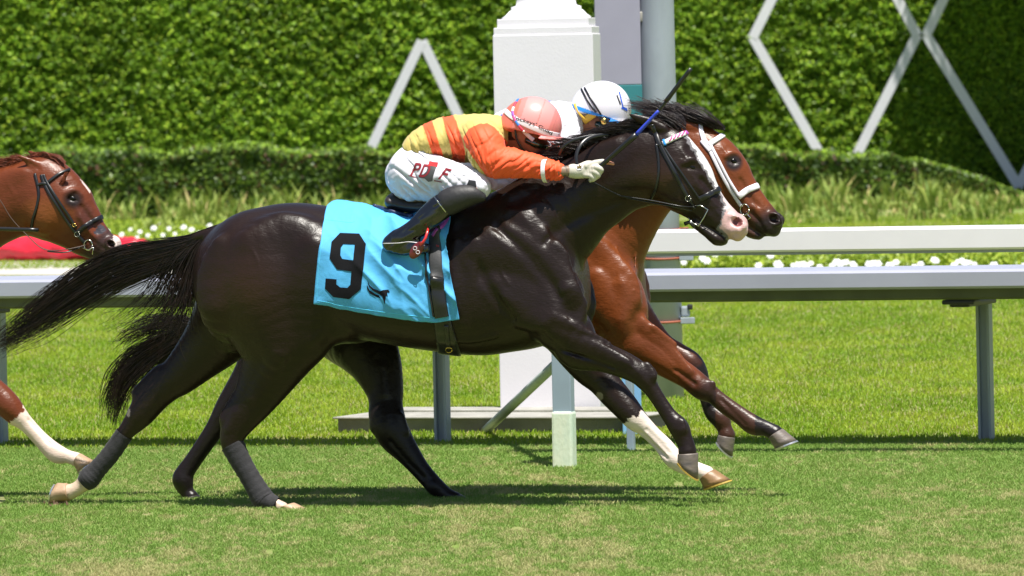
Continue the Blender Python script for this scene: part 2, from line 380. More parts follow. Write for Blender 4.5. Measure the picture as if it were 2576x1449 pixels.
# white slats of the diamond trellis on the hedge
def slats(lines, label, d=95.55):
    c = P(*lines[0][0], d); t = empty('trellis', (c.x, c.y, 0), label=label, cat='trellis', group='white diamond trellis slats on the hedge')
    for li, (a, b) in enumerate(lines):
        A = P(*a, d+.004*li); B = P(*b, d+.004*li); v = B-A; ang = math.atan2(v.z, v.x); bm = bmesh.new()
        mid = (A+B)/2-Vector((c.x, c.y, 0)); bm_box(bm, mid, (v.length+.02, .035, .128), M=Matrix.Rotation(-ang, 4, 'Y'), bev=.004)
        mesh_bm('slat', bm, M['white'], t, smooth=False)
slats([((1060,104),(920,400)), ((1063,104),(1205,400))], 'white inverted V of slats on the hedge, left of the white pillar')
slats([((1990,-100),(1894,94)), ((1894,94),(2085,425))], 'white zigzag slat on the hedge, above the bay horse head')
slats([((2205,-100),(2307,88)), ((2307,88),(2140,420))], 'white zigzag slat on the hedge whose lower arm leans down to the left')
slats([((2420,-100),(2330,88)), ((2330,88),(2562,468)), ((2562,468),(2760,90))], 'white slat running down to the V at the right edge of the hedge', 95.5)
# concrete path and red tarpaulin roll at the left
def quad(name, pts, m, z=.004, **k):
    V = [(p.x, p.y, z) for p in pts]; o = mesh_np(name, V, [[0,1,2,3]], m); return tag(o, **k)
quad('path', [G(-500,690), G(560,694), G(500,652), G(-500,652)], M['path'], kind='structure')
def tarp():
    A = G(-500, 655); B = G(372, 657); t = empty('tarpaulin_roll', A, label='long roll of shiny crimson tarpaulin lying beside the path', cat='tarpaulin')
    e = (B-A); L = e.length; e.normalize(); n = 90; k = 22; V = []
    for i in range(n+1):
        s = i/n*L
        for j in range(k):
            a = 2*math.pi*j/k; q = noise.noise(Vector((s*2.6, math.cos(a)*1.2, math.sin(a)*1.2)))*.06+abs(noise.noise(Vector((s*7-a*2.4, a*1.2, 3))))*.06-.01
            r_ = .118+q; end = min(1, (n-i)/3+.25); r_ *= end
            V.append(A*0+e*s+Vector((-e.y, e.x, 0))*(math.cos(a)*r_*1.4)+Vector((0, 0, max(0.0, .115+math.sin(a)*r_))))
    Fq = [(i*k+j, i*k+(j+1) % k, (i+1)*k+(j+1) % k, (i+1)*k+j) for i in range(n) for j in range(k)]
    mesh_np('cover', V, Fq, M['red'], t)
tarp()
# ------------------------------------------------------------------ running rails
def extrude(bm, prof, A, B):
    """profile (n, z) swept from A to B along the ground; n is measured away from the camera"""
    e = (B-A).normalized(); nn = Vector((-e.y, e.x, 0)); rows = []
    for q in (A, B): rows.append([bm.verts.new(Vector((q.x, q.y, 0))+nn*a+Vector((0, 0, z))) for a, z in prof])
    m = len(prof)
    for i in range(m): bm.faces.new((rows[0][i], rows[0][(i+1) % m], rows[1][(i+1) % m], rows[1][i]))
    bm.faces.new(rows[0]); bm.faces.new(rows[1][::-1])
RA, RB = G(0, 1116), G(2482, 1108); E = (RB-RA).normalized(); NN = Vector((-E.y, E.x, 0)); EA = math.atan2(E.y, E.x)
def rail_pos(px, off=0.0, base=RA):
    """point on the rail line seen in column px"""
    lo, hi = -6.0, 14.0
    for _ in range(50):
        m = (lo+hi)/2; q = base+E*m; d = q.y-CAMY; u = q.x/d*F; b = CAMH/d*F-HZ; x = u*CR+b*SR+CX
        if x < px: lo = m
        else: hi = m
    return base+E*lo+NN*off
def shift(q, o): return Vector((q.x-o.x, q.y-o.y, q.z))
def lower_rail():
    t = empty('running_rail', RA, label='low white running rail with deep grey face along the turf track', cat='rail')
    A = shift(RA-E*4, RA)-NN*.42; B = shift(RB+E*4, RA)-NN*.42; dz_ = .012
    bm = bmesh.new(); extrude(bm, [(-.15,.850),(.50,.850),(.52,.838),(.50,.758),(-.150,.758),(-.165,.770),(-.165,.837)], A, B); mesh_bm('rail_cover', bm, M['alu'], t, smooth=False)
    bm = bmesh.new(); extrude(bm, [(-.085,.756),(.085,.756),(.085,.703),(-.07,.703),(-.085,.713)], A, B); mesh_bm('rail_channel', bm, M['railin'], t, smooth=False)
    for px_ in (-1120, 0, 1114, 2482, 3700):
        p = shift(rail_pos(px_), RA); bm = bmesh.new()
        w = .026; ang = EA
        # I-shaped steel post: two flanges and a web
        bm_box(bm, p+Vector((0,0,.33))-Vector((math.cos(ang),math.sin(ang),0))*w, (.014, .07, .72), rz=ang, bev=.002)
        bm_box(bm, p+Vector((0,0,.33))+Vector((math.cos(ang),math.sin(ang),0))*w, (.014, .07, .72), rz=ang, bev=.002)
        bm_box(bm, p+Vector((0,0,.33)), (.05, .012, .72), rz=ang)
        mesh_bm('post', bm, M['galv'], t, smooth=False)
        bm = bmesh.new(); bm_box(bm, p+Vector((0,0,.680))-NN*.20, (.10, .52, .030), rz=ang, bev=.01); bm_box(bm, p+Vector((0,0,.690))-NN*.42, (.16, .14, .022), rz=ang, bev=.008)
        mesh_bm('bracket', bm, M['dark'], t, smooth=False)
lower_rail()
UB = G(1421, 1146)
def upper_rail():
    s0 = rail_pos(1340, 0, UB); 
    t = empty('high_rail', s0, label='higher plain white rail on wide painted post, starts behind the horses', cat='rail')
    A = Vector((0, 0, 0)); B = E*7.5
    bm = bmesh.new(); extrude(bm, [(-.052,1.072),(.112,1.072),(.12,1.060),(.12,.972),(.112,.962),(-.052,.962),(-.06,.972),(-.06,1.060)], A, B); mesh_bm('rail_beam', bm, M['railw'], t, smooth=False)
    bm = bmesh.new(); extrude(bm, [(-.035,.961),(.035,.961),(.035,.948),(-.035,.948)], A, B); mesh_bm('rail_lip', bm, M['alu'], t, smooth=False)
    p = shift(G(1421, 1175), s0); bm = bmesh.new(); bm_box(bm, p+Vector((0,0,.60)), (.092, .06, .78), rz=EA, bev=.006)
    bm_box(bm, p+Vector((0,.25,.93)), (.092, .58, .05), rz=EA+.0, bev=.004); mesh_bm('post', bm, M['galvp'], t, smooth=False)
    bm = bmesh.new(); bm_box(bm, p+Vector((0,-.004,.125)), (.100, .075, .27), rz=EA, bev=.012); mesh_bm('post_sleeve', bm, M['cream'], t, smooth=False)
    bm = bmesh.new(); a = shift(G(1218, 1086), s0); b = p+Vector((-.02,0,.49)); bm_tube(bm, [a, (a+b)/2, b], .024, 12); mesh_bm('brace', bm, M['galvp2'], t)
    bm = bmesh.new(); c = shift(G(1588, 1131), s0); bm_box(bm, c+Vector((0,0,.47)), (.035, .035, .95), rz=EA, bev=.004); mesh_bm('thin_post', bm, M['galvp'], t, smooth=False)
M['galvp'] = mat('blue_grey_post', (.27,.34,.42), .45, var=.06, vscale=6)
M['galvp2'] = mat('brace_tube', (.33,.38,.36), .45, var=.1, vscale=12)
upper_rail()
# ------------------------------------------------------------------ pillar, pole, panels, kerb
def kerb():
    A = G(850, 1088); B = G(1600, 1088); t = empty('concrete_kerb', A, label='low concrete kerb beam under the white pillar', cat='kerb')
    w = (B-A).length; d = A.y-CAMY; h = 40/F*d; ang = math.atan2((B-A).y, (B-A).x)
    c = (B-A)/2; bm = bmesh.new(); nr = Vector((-math.sin(ang), math.cos(ang), 0)); bm_box(bm, c+nr*.22+Vector((0,0,h*.44)), (w, .44, h*.88), rz=ang, bev=.006); mesh_bm('beam', bm, M['concd'], t, smooth=False)
    bm = bmesh.new(); bm_box(bm, c+nr*.21+Vector((0,0,h*.94)), (w+.03, .48, h*.12), rz=ang, bev=.004); mesh_bm('coping', bm, M['conc'], t, smooth=False)
    bm = bmesh.new(); bm_box(bm, c+nr*.9+Vector((-.20,0,h*.5)), (w-.3, .3, h), rz=ang, bev=.006); mesh_bm('rear_beam', bm, M['conc'], t, smooth=False)
kerb()
def kicked_soil():
    r = random.Random(12); bm = bmesh.new()
    for i in range(26):
        p = G(134+r.gauss(6, 12), 1269+r.gauss(0, 3)); q = bmesh.ops.create_icosphere(bm, subdivisions=1, radius=r.uniform(.003, .009))
        for v in q['verts']: v.co = Vector((v.co.x*r.uniform(.8, 1.4), v.co.y, v.co.z*.8))+p+Vector((0, 0, abs(r.gauss(.004, .008))))
    o = mesh_bm('kicked_soil', bm, M['soil'], None, smooth=False); tag(o, 'crumbs of soil thrown up by the rear hoof of the dark horse', 'soil', kind='stuff')
M['soil'] = mat('soil', (.10,.06,.035), .95, var=.3)
kicked_soil()
def pillar():
    dz = 37.3; c = P(1401, 1036, dz); z0 = c.z; t = empty('pillar', (c.x-.01, c.y+.30, 0), math.radians(-5), label='square white masonry pillar with stepped cap and round column', cat='pillar')
    topz = P(1380, 85, dz).z; W_ = .535
    def blk(name, w, a, b, bev=.006, parent=t): bm = bmesh.new(); bm_box(bm, (0, 0, (a+b)/2), (w, w, b-a), bev=bev); return mesh_bm(name, bm, M['stone'], parent, smooth=False)
    blk('shaft', W_-.01, 0, topz)
    s = dz/F
    blk('cap', W_-.02, topz-.0-.02, topz+18*s, .004); blk('cap', W_-.055, topz+18*s-.01, topz+40*s, .004)
    # moulded base of the column
    prof = [(.235,topz+40*s),(.236,topz+43*s),(.215,topz+50*s),(.195,topz+60*s),(.185,topz+63*s),(.185,topz+70*s),(.160,topz+74*s),(.155,topz+90*s),(.150,topz+2.2)]
    bm = bmesh.new(); n = 40; rows = [[bm.verts.new((r*math.cos(2*math.pi*k/n), r*math.sin(2*math.pi*k/n), z)) for k in range(n)] for r, z in prof]
    for a, b in zip(rows[:-1], rows[1:]):
        for k in range(n): bm.faces.new((a[k], a[(k+1) % n], b[(k+1) % n], b[k]))
    o = mesh_bm('column', bm, M['stone'], t); 
pillar()
def pole():
    c = G(1672, 1001); d = c.y-CAMY; t = empty('steel_pole', c, label='thick galvanised steel pole right of the white pillar', cat='pole')
    bm = bmesh.new(); bm_tube(bm, [(0,0,0),(0,0,1.2),(0,0,3),(0,0,5.5)], [.108,.101,.094,.090], 28, up=(1,0,0)); mesh_bm('shaft', bm, M['galv'], t)
    bm = bmesh.new(); bm_tube(bm, [(-.094,.02,1.75),(-.094,.02,3),(-.09,.02,5.5)], [.010,.010,.01], 8, up=(1,0,0)); bm_box(bm, (-.085,-.03,2.12), (.035,.05,.06), bev=.01); mesh_bm('conduit', bm, M['conc'], t)
    for y_ in (575, 647, 806):
        z = P(1690, y_, d).z; bm = bmesh.new(); V = [(.112*math.cos(a), .112*math.sin(a), z+.006*math.sin(a)) for a in np.linspace(math.pi*.9, math.pi*2.1, 16)]
        bm_tube(bm, V, .0065, 6); bm_tube(bm, [(.10,-.035,z),(.15,-.06,z+.004)], .006, 6); mesh_bm('strap', bm, M['rust'], t)
        if y_ > 600:
            bm = bmesh.new(); bm_box(bm, (.135,-.04,z-.0), (.08,.05,.035), bev=.004); bm_box(bm, (.125,-.02,z+.05), (.05,.05,.06), bev=.012); mesh_bm('clamp', bm, M['galv'], t, smooth=False)
            bm = bmesh.new(); bm_box(bm, (.150,-.030,z+.075), (.03,.05,.03), bev=.008); mesh_bm('clamp_pad', bm, M['dark'], t, smooth=False)
pole()
def panel():
    d = 39.6; a = P(1500, 215, d); b = P(1614, 215, d); t = empty('sign_cabinet', (a.x, a.y, 0), label='tall mauve and teal board standing between pillar and steel pole', cat='board')
    w = b.x-a.x; z1 = a.z; z0 = .9
    bm = bmesh.new(); bm_box(bm, (w/2, .1, (z1+4.5)/2+.002), (w, .2, 4.5-z1), bev=.004); mesh_bm('upper_panel', bm, M['panel'], t, smooth=False)
    bm = bmesh.new(); bm_box(bm, (w/2, .1, (z0+z1)/2), (w+.006, .21, z1-z0), bev=.004); mesh_bm('lower_panel', bm, M['teal'], t, smooth=False)
    bm = bmesh.new(); bm_box(bm, (w*.25, .1, z0/2), (.05, .05, z0)); mesh_bm('leg', bm, M['galvp'], t, smooth=False)
    bm = bmesh.new(); bm_box(bm, (w*.75, .1, z0/2), (.05, .05, z0)); mesh_bm('leg', bm, M['galvp'], t, smooth=False)
    q = G(1591, 1093); bm = bmesh.new(); bm_box(bm, (0, .03, .22), (.096, .06, .44), bev=.005); o = mesh_bm('marker_board', bm, M['bluep'], None, smooth=False)
    o.location = q; tag(o, 'short pale blue board standing at the right end of the kerb', 'board')
panel()
# ------------------------------------------------------------------ palms right of the view; their crowns shade the hedge
def palm(x, d, h, R, seed, label):
    r = random.Random(seed); t = empty('palm_tree', (x, CAMY+d, 0), label=label, cat='palm tree')
    bm = bmesh.new(); bm_tube(bm, [(0,0,0),(.05,0,h*.4),(.02,.03,h*.8),(0,0,h)], [.2,.15,.13,.12], 14); mesh_bm('trunk', bm, M['bark'], t)
    V = []; Fq = []
    C_ = []; D_ = []; U_ = []; L_ = []
    for k in range(30):
        a = k*2.399+r.random()*.3; el = r.uniform(-.35, 1.0); L = R*r.uniform(.8, 1.1); pts = []
        for i in range(15):
            s = i/14; rr = L*s*math.cos(el*.8); zz = L*(math.sin(el)*s-.55*s*s)
            pts.append(Vector((math.cos(a)*rr, math.sin(a)*rr, h+zz)))
        for i in range(1, 14):
            tdir = (pts[i+1]-pts[i-1]).normalized(); sd_ = tdir.cross(Vector((0,0,1))).normalized()
            for sgn in (-1, 1):
                for q in range(2):
                    dr = (sd_*sgn+tdir*.5+Vector((0,0,-.35))).normalized(); ll = R*.30*(1-.5*abs(i/14-.4))
                    C_.append(pts[i]+tdir*(q*.08*R/1.5)+dr*ll/2); D_.append(dr); U_.append(tdir); L_.append(ll)
    C_ = np.array(C_); n = len(C_)
    leaves('crown', C_, unit(np.array(D_)), unit(np.array(U_)), np.array(L_), np.full(n, .085*R/1.6), np.tile(np.array((.05,.10,.02)), (n, 1)), M['leaf'], t)
palm(8.6, 94.0, 6.6, 3.1, 1, 'palm tree at the right edge, its fronds shading the hedge')
palm(8.0, 93.6, 8.0, 2.3, 3, 'tallest palm tree unseen past the right edge, added to deepen the hedge shade')  # extra crown put in out of view to darken the hedge
palm(9.9, 94.6, 5.2, 3.2, 2, 'shorter palm tree beyond the right edge of the hedge')
# ================================================================== BODIES: one continuous skin from a distance field
class Field:
    def __init__(s, lo, hi, h):
        s.lo = np.array(lo, float); s.h = h; s.n = np.ceil((np.array(hi)-s.lo)/h).astype(int)+1
        s.ax = [(s.lo[i]+h*np.arange(s.n[i])).astype(np.float32) for i in range(3)]
        s.F = np.full(tuple(s.n), .5, np.float32)
    def box(s, lo, hi):
        a = np.clip(np.floor((np.array(lo)-s.lo)/s.h).astype(int), 0, s.n-1); b = np.clip(np.ceil((np.array(hi)-s.lo)/s.h).astype(int)+1, 1, s.n)
        b = np.maximum(b, a+1); return tuple(slice(int(p), int(q)) for p, q in zip(a, b))
    def add(s, sl, D, k, sub=False):
        A = s.F[sl]
        if sub:
            D = -D; hh = np.clip(.5-.5*(D-A)/-k if False else .5+.5*(D-A)/k, 0, 1); s.F[sl] = A*(1-hh)+D*hh+k*hh*(1-hh)
        else:
            hh = np.clip(.5+.5*(A-D)/k, 0, 1); s.F[sl] = A*(1-hh)+D*hh-k*hh*(1-hh)
    def tube(s, rows, k=.03, n=4, sub=False):
        """rows of (x, y, z, r, ratio): centre, radius in the x-z plane, sideways radius / r"""
        R = spline(rows, n) if len(rows) > 2 and n > 1 else np.array(rows, float)
        mg = k+.03; rad = R[:, 3]*np.maximum(1, R[:, 4])
        sl = s.box((R[:, :3]-rad[:, None]-mg).min(0), (R[:, :3]+rad[:, None]+mg).max(0))
        D = np.full(s.F[sl].shape, .5, np.float32); o = [sl[i].start for i in range(3)]
        for a, b in zip(R[:-1], R[1:]):
            m = max(rad.max(), .01) if False else max(a[3]*max(1, a[4]), b[3]*max(1, b[4]))+mg
            q = s.box(np.minimum(a[:3], b[:3])-m, np.maximum(a[:3], b[:3])+m)
            q = tuple(slice(max(q[i].start, sl[i].start), min(q[i].stop, sl[i].stop)) for i in range(3))
            x, y, z = s.ax[0][q[0]][:, None], s.ax[1][q[1]], s.ax[2][q[2]][None, :]
            dx, dz = b[0]-a[0], b[2]-a[2]; L2 = dx*dx+dz*dz+1e-9
            t = np.clip(((x-a[0])*dx+(z-a[2])*dz)/L2, 0, 1)
            e2 = (x-a[0]-t*dx)**2+(z-a[2]-t*dz)**2; r = a[3]+t*(b[3]-a[3]); kk = a[4]+t*(b[4]-a[4]); yc = a[1]+t*(b[1]-a[1])
            dd = np.sqrt(e2[:, None, :]+((y[None, :, None]-yc[:, None, :])/kk[:, None, :])**2)-r[:, None, :]
            w = tuple(slice(q[i].start-o[i], q[i].stop-o[i]) for i in range(3)); np.minimum(D[w], dd, out=D[w])
        s.add(sl, D, k, sub)
    def ball(s, c, r, k=.02, sub=False, rot=0.0):
        r = np.array(r if hasattr(r, '__len__') else (r, r, r), float); m = r.max()+k+.03; sl = s.box(np.array(c)-m, np.array(c)+m)
        x, y, z = s.ax[0][sl[0]][:, None, None]-c[0], s.ax[1][sl[1]][None, :, None]-c[1], s.ax[2][sl[2]][None, None, :]-c[2]
        ca, sa = math.cos(rot), math.sin(rot); u = x*ca+z*sa; w = -x*sa+z*ca
        q = np.sqrt((u/r[0])**2+(y/r[1])**2+(w/r[2])**2); s.add(sl, ((q-1)*r.min()).astype(np.float32), k, sub)
    def trunk(s, rows, e=2.4):
        """rows (x, ztop, zbottom, halfwidth): barrel"""
        R = spline(rows, 5); X = s.ax[0]; i0, i1 = np.searchsorted(X, R[:, 0].min()), np.searchsorted(X, R[:, 0].max())
        o = np.argsort(R[:, 0]); R = R[o]; x = X[i0:i1]
        zt, zb, w = (np.interp(x, R[:, 0], R[:, j]) for j in (1, 2, 3)); zc = (zt+zb)/2; hh = np.maximum((zt-zb)/2, .004)
        y, z = s.ax[1], s.ax[2]
        zz = (z[None, :]-zc[:, None])/hh[:, None]
        # widest a little below the middle
        wz = w[:, None]*(1-.10*np.clip(zz, -1, 1)*1.0)
        q = (np.abs(zz)[:, None, :]**e+np.abs(y[None, :, None]/wz[:, None, :])**e)**(1/e)
        D = (q-1)*np.minimum(hh, w)[:, None, None]
        s.F[i0:i1] = np.minimum(s.F[i0:i1], D.astype(np.float32))
    def near(s, x, z, far=False):
        """y of the first skin met from the camera side above (x, z)"""
        i = int(round((x-s.lo[0])/s.h)); k = int(round((z-s.lo[2])/s.h)); c = s.F[i, :, k] if not far else s.F[i, ::-1, k]
        j = np.argmax(c < 0)
        if c[j] >= 0: return None
        y = s.ax[1][j] if not far else s.ax[1][len(c)-1-j]; return float(y)
    def mesh(s, smooth=2):
        F = s.F; n = F.shape; ins = F < 0
        cnt = np.zeros(tuple(i-1 for i in n), np.int8)
        for a in (0, 1):
            for b in (0, 1):
                for c in (0, 1): cnt += ins[a:n[0]-1+a, b:n[1]-1+b, c:n[2]-1+c]
        act = (cnt > 0) & (cnt < 8); I = np.argwhere(act); idx = np.full(act.shape, -1, np.int32); idx[act] = np.arange(len(I))
        acc = np.zeros((len(I), 3)); num = np.zeros(len(I)); co = [(a, b, c) for a in (0, 1) for b in (0, 1) for c in (0, 1)]
        val = {q: F[I[:, 0]+q[0], I[:, 1]+q[1], I[:, 2]+q[2]] for q in co}
        for q in co:
            for ax in range(3):
                if q[ax]: continue
                p = list(q); p[ax] = 1; p = tuple(p); a, b = val[q], val[p]; m = (a < 0) != (b < 0)
                t = np.where(m, a/np.where(m, a-b, 1), 0); pt = np.zeros((len(I), 3)); pt[:] = q; pt[:, ax] = t
                acc[m] += pt[m]; num[m] += 1
        V = (I+acc/num[:, None])*s.h+s.lo
        quads = []
        for ax in range(3):
            u, v = (ax+1) % 3, (ax+2) % 3
            sa = [slice(1, -1)]*3; sb = [slice(1, -1)]*3; sa[ax] = slice(0, -1); sb[ax] = slice(1, None)
            A = ins[tuple(sa)]; B = ins[tuple(sb)]; E_ = np.argwhere(A != B)
            if not len(E_): continue
            fl = A[tuple(E_.T)]; g = E_+1; g[:, ax] = E_[:, ax]
            def cell(du, dv): w = g.copy(); w[:, u] -= du; w[:, v] -= dv; return idx[tuple(w.T)]
            q = np.stack([cell(1, 1), cell(0, 1), cell(0, 0), cell(1, 0)], 1); q[~fl] = q[~fl][:, ::-1]; quads.append(q)
        Q = np.concatenate(quads); Q = Q[(Q >= 0).all(1)]
        e = np.concatenate([Q[:, [0, 1]], Q[:, [1, 2]], Q[:, [2, 3]], Q[:, [3, 0]]]); deg = np.bincount(e.ravel(), minlength=len(V)).astype(float)
        for it in range(smooth):
            S = np.stack([np.bincount(e[:, 0], V[e[:, 1], c], len(V))+np.bincount(e[:, 1], V[e[:, 0], c], len(V)) for c in range(3)], 1)
            V = V+(.55 if it % 2 == 0 else -.50 if smooth > 2 else .4)*(S/np.maximum(deg, 1)[:, None]-V)
        return V, Q
def pip(x, y, poly):
    """points in polygon, vectorised"""
    c = np.zeros(x.shape, bool); n = len(poly)
    for i in range(n):
        (x1, y1), (x2, y2) = poly[i], poly[(i+1) % n]
        if y1 == y2: continue
        c ^= ((y1 > y) != (y2 > y)) & (x < (x2-x1)*(y-y1)/(y2-y1)+x1)
    return c
def rows_px(fr, rows, grow=0.0):
    """(x1,y1,x2,y2,l,ratio) silhouettes or (cx,cy,r,l,ratio) discs in survey pixels -> local tube rows"""
    out = []
    for q in rows:
        if len(q) == 6:
            a = fr.L(q[0], q[1], q[4]); b = fr.L(q[2], q[3], q[4]); c = (a+b)/2; r = math.hypot(a[0]-b[0], a[2]-b[2])/2; out.append((c[0], q[4], c[2], r+grow, q[5]))
        else:
            a = fr.L(q[0], q[1], q[3]); b = fr.L(q[0], q[1]+q[2], q[3]); out.append((a[0], q[3], a[2], abs(a[2]-b[2])+grow, q[4]))
    return out
class Runner:
    """a galloping horse traced in survey pixels inside its own frame"""
    def __init__(s, fr, lo, hi, h): s.fr = fr; s.f = Field(lo, hi, h)
    def trunk(s, rows, e=2.4):
        R = []
        for px, t, b, w in rows:
            a = s.fr.L(px, t, 0); c = s.fr.L(px, b, 0); R.append((a[0], a[2], c[2], w))
        s.f.trunk(R, e)
    def limb(s, rows, k=.03, n=4): s.f.tube(rows_px(s.fr, rows), k, n)
    def muscle(s, pts, rpx, prot=.012, k=.03, flat=.5, both=True):
        """a swelling along pts, standing prot proud of the skin already there"""
        for far in ((False, True) if both else (False,)):
            R = []
            for i, (px, py) in enumerate(pts):
                r = rpx[i] if hasattr(rpx, '__len__') else rpx; l = 0
                for _ in range(2):
                    c = s.fr.L(px, py, l); y = s.f.near(c[0], c[2], far)
                    if y is None: break
                    l = y if not far else l
                if y is None: continue
                rr = r*s.fr_scale(); R.append((c[0], y+(rr*flat-prot)*(-1 if far else 1), c[2], rr, flat))
            if len(R) > 1: s.f.tube(R, k, 3)
            elif R: s.f.ball(R[0][:3], (R[0][3], R[0][3]*flat, R[0][3]), k)
    def fr_scale(s): return 1/595.
    def groove(s, pts, rpx=4, depth=.004, k=.02, both=True, sub=True):
        for far in ((False, True) if both else (False,)):
            R = []
            for i, (px, py) in enumerate(pts):
                l = 0
                for _ in range(2):
                    c = s.fr.L(px, py, l); y = s.f.near(c[0], c[2], far)
                    if y is None: break
                    l = y if not far else l
                if y is None: continue
                r = (rpx[i] if hasattr(rpx, '__len__') else rpx)*s.fr_scale(); R.append((c[0], y+(r-depth)*(1 if far else -1)*(1 if sub else -1), c[2], r, 1.0))
            if len(R) > 1: s.f.tube(R, k, 3, sub=sub)
    def build(s, name, mt, parent, paint, smooth=10):
        V, Q = s.f.mesh(smooth); X, Y = s.fr.px(V); col = paint(V, X, Y)
        o = mesh_np(name, V, Q, mt, parent, True, col)
        s.bvh = BVHTree.FromPolygons([tuple(v) for v in V.tolist()], Q.tolist()); s.V = V; return o
    def hit(s, px, py):
        o, d = s.fr.ray(px, py); h = s.bvh.ray_cast(o, d); return h[0], h[1]
def bands(pairs, mt, name, parent, **k): pass
def hoof(fr, parent, ft, rt, hb, tb, l, w, mt, shoe, flare=1.12):
    """front-top, rear-top, heel-bottom, toe-bottom in pixels; w half width in metres"""
    A, B, H_, T = (Vector(fr.L(*q, l)) for q in (ft, rt, hb, tb)); n = 24; V = []; lev = [0, .06, .35, .7, 1.0]
    for t in lev:
        f = A.lerp(T, t); r = B.lerp(H_, t); c = (f+r)/2; ex = (f-r)/2; ww = w*(1+(flare-1)*t)*(1.03 if t == .06 else 1)
        for k in range(n):
            a = 2*math.pi*k/n; ca, sa = math.cos(a), math.sin(a); m = (1 if ca > 0 else .93); V.append(c+ex*ca*m*(1.03 if t == .06 else 1)+Vector((0, sa*ww*(1 if ca > -.5 else .86), 0)))
    m = len(lev); Fq = [(i*n+k, i*n+(k+1) % n, (i+1)*n+(k+1) % n, (i+1)*n+k) for i in range(m-1) for k in range(n)]
    bm = bmesh.new(); vs = [bm.verts.new(v) for v in V]
    for q in Fq: bm.faces.new([vs[i] for i in q])
    bm.faces.new(vs[:n][::-1]); bm.faces.new(vs[(m-1)*n:])
    ho = mesh_bm('hoof', bm, mt, parent)
    # shoe: a thin open horseshoe under the wall
    c = (T+H_)/2; ex = (T-H_)/2; up = ((A+B)/2-c).normalized(); dn = up*-.008; bm = bmesh.new(); R = []
    for k in range(21):
        a = -2.55+5.1*k/20; ca, sa = math.cos(a), math.sin(a)
        o_ = c+ex*ca*1.02+Vector((0, sa*w*flare*1.02, 0)); i_ = c+ex*ca*.74+Vector((0, sa*w*flare*.70, 0))
        R.append([bm.verts.new(p) for p in (o_+dn*.1, i_+dn*.1, i_+dn, o_+dn)])
    for a, b in zip(R[:-1], R[1:]):
        for k in range(4): bm.faces.new((a[k], a[(k+1) % 4], b[(k+1) % 4], b[k]))
    bm.faces.new(R[0]); bm.faces.new(R[-1][::-1]); mesh_bm('horseshoe', bm, shoe, ho, smooth=False); return ho
def wrap(fr, parent, rows, mt, grow=.004, n=9):
    R = spline([r for r in rows_px(fr, rows)], n); V = []; kk = 26; m = len(R)
    for i, q in enumerate(R):
        t = (R[min(i+1, m-1), [0, 2]]-R[max(i-1, 0), [0, 2]]); t = t/np.linalg.norm(t); nx, nz = -t[1], t[0]
        for k in range(kk):
            a = 2*math.pi*k/kk; rr = q[3]+grow+.0010*math.sin(i*2.1+math.sin(a)*.8)+.0015*noise.noise(Vector((i*.8, a, 1)))
            V.append((q[0]+nx*rr*math.cos(a), q[1]+(q[3]*q[4]+grow+.001*math.sin(i*2.1))*math.sin(a), q[2]+nz*rr*math.cos(a)))
    Fq = [(i*kk+k, i*kk+(k+1) % kk, (i+1)*kk+(k+1) % kk, (i+1)*kk+k) for i in range(m-1) for k in range(kk)]
    return mesh_np('leg_bandage', V, Fq, mt, parent)
def eye(fr, run, px, py, r, parent, deep=.80):
    p, nrm = run.hit(px, py); c = p-nrm*r*deep; bm = bmesh.new(); bmesh.ops.create_uvsphere(bm, u_segments=20, v_segments=14, radius=r)
    for v in bm.verts: q = v.co; v.co = Vector((q.x*1.15+q.z*-.15, q.y, q.z*.9-q.x*.15))+c
    return mesh_bm('eye', bm, M['eye'], parent)
def hair(name, strands, mt, parent, w=.0022, taper=.35):
    """each strand: list of points; thin three-sided ribbons"""
    V = []; Fq = []
    for pts, ww in strands:
        pts = np.asarray(pts); m = len(pts); T = np.gradient(pts, axis=0); T /= np.maximum(np.linalg.norm(T, axis=1, keepdims=True), 1e-9)
        a = np.cross(T, (0.31, .9, .3)); a /= np.maximum(np.linalg.norm(a, axis=1, keepdims=True), 1e-9); b = np.cross(T, a)
        rr = ww*(1-(1-taper)*np.linspace(0, 1, m)**1.5)[:, None]; o = len(V)
        ring = np.stack([pts+a*rr, pts+(-.5*a+.87*b)*rr, pts+(-.5*a-.87*b)*rr], 1).reshape(-1, 3); V.extend(ring.tolist())
        for i in range(m-1):
            for k in range(3): Fq.append((o+i*3+k, o+i*3+(k+1) % 3, o+i*3+3+(k+1) % 3, o+i*3+3+k))
    return mesh_np(name, V, Fq, mt, parent)
def lock(fr, up, lo, n, l0, ls, seed, w=.0019, m=16, jit=4, early=.35, wav=5, hang=0):
    """strands running between an upper and a lower guide line (pixels) with sideways spread ls around plane l0"""
    r = np.random.default_rng(seed); U = spline(up, 6); Lw = spline(lo, 6)
    def at(C, t): i = t*(len(C)-1); a = np.floor(i).astype(int); b = np.minimum(a+1, len(C)-1); f = (i-a)[:, None]; return C[a]*(1-f)+C[b]*f
    out = []
    clumps = r.random(max(6, n//22)); 
    for q in range(n):
        t1 = 1-early*r.random()**1.5; t = np.linspace(0, t1, m); s0 = clumps[r.integers(len(clumps))]*.75+.25*r.random()
        s = s0+(r.random()-.5)*.22*t+.03*np.sin(t*7+r.random()*6); A = at(U, t); B = at(Lw, t); c = A*(1-s[:, None])+B*s[:, None]
        ph = r.random()*6; amp = wav*r.random()*t; c[:, 0] += np.sin(t*9+ph)*amp+r.normal(0, jit)*t; c[:, 1] += np.cos(t*8+ph)*amp+r.normal(0, jit)*t+hang*r.random()**3*t**2
        l = l0+ls*(r.random()-.5)*2*(.4+.6*t)+r.normal(0, .01)*t
        out.append(([fr.L(x, y, li) for (x, y), li in zip(c, l)], w*(.6+.8*r.random())))
    return out
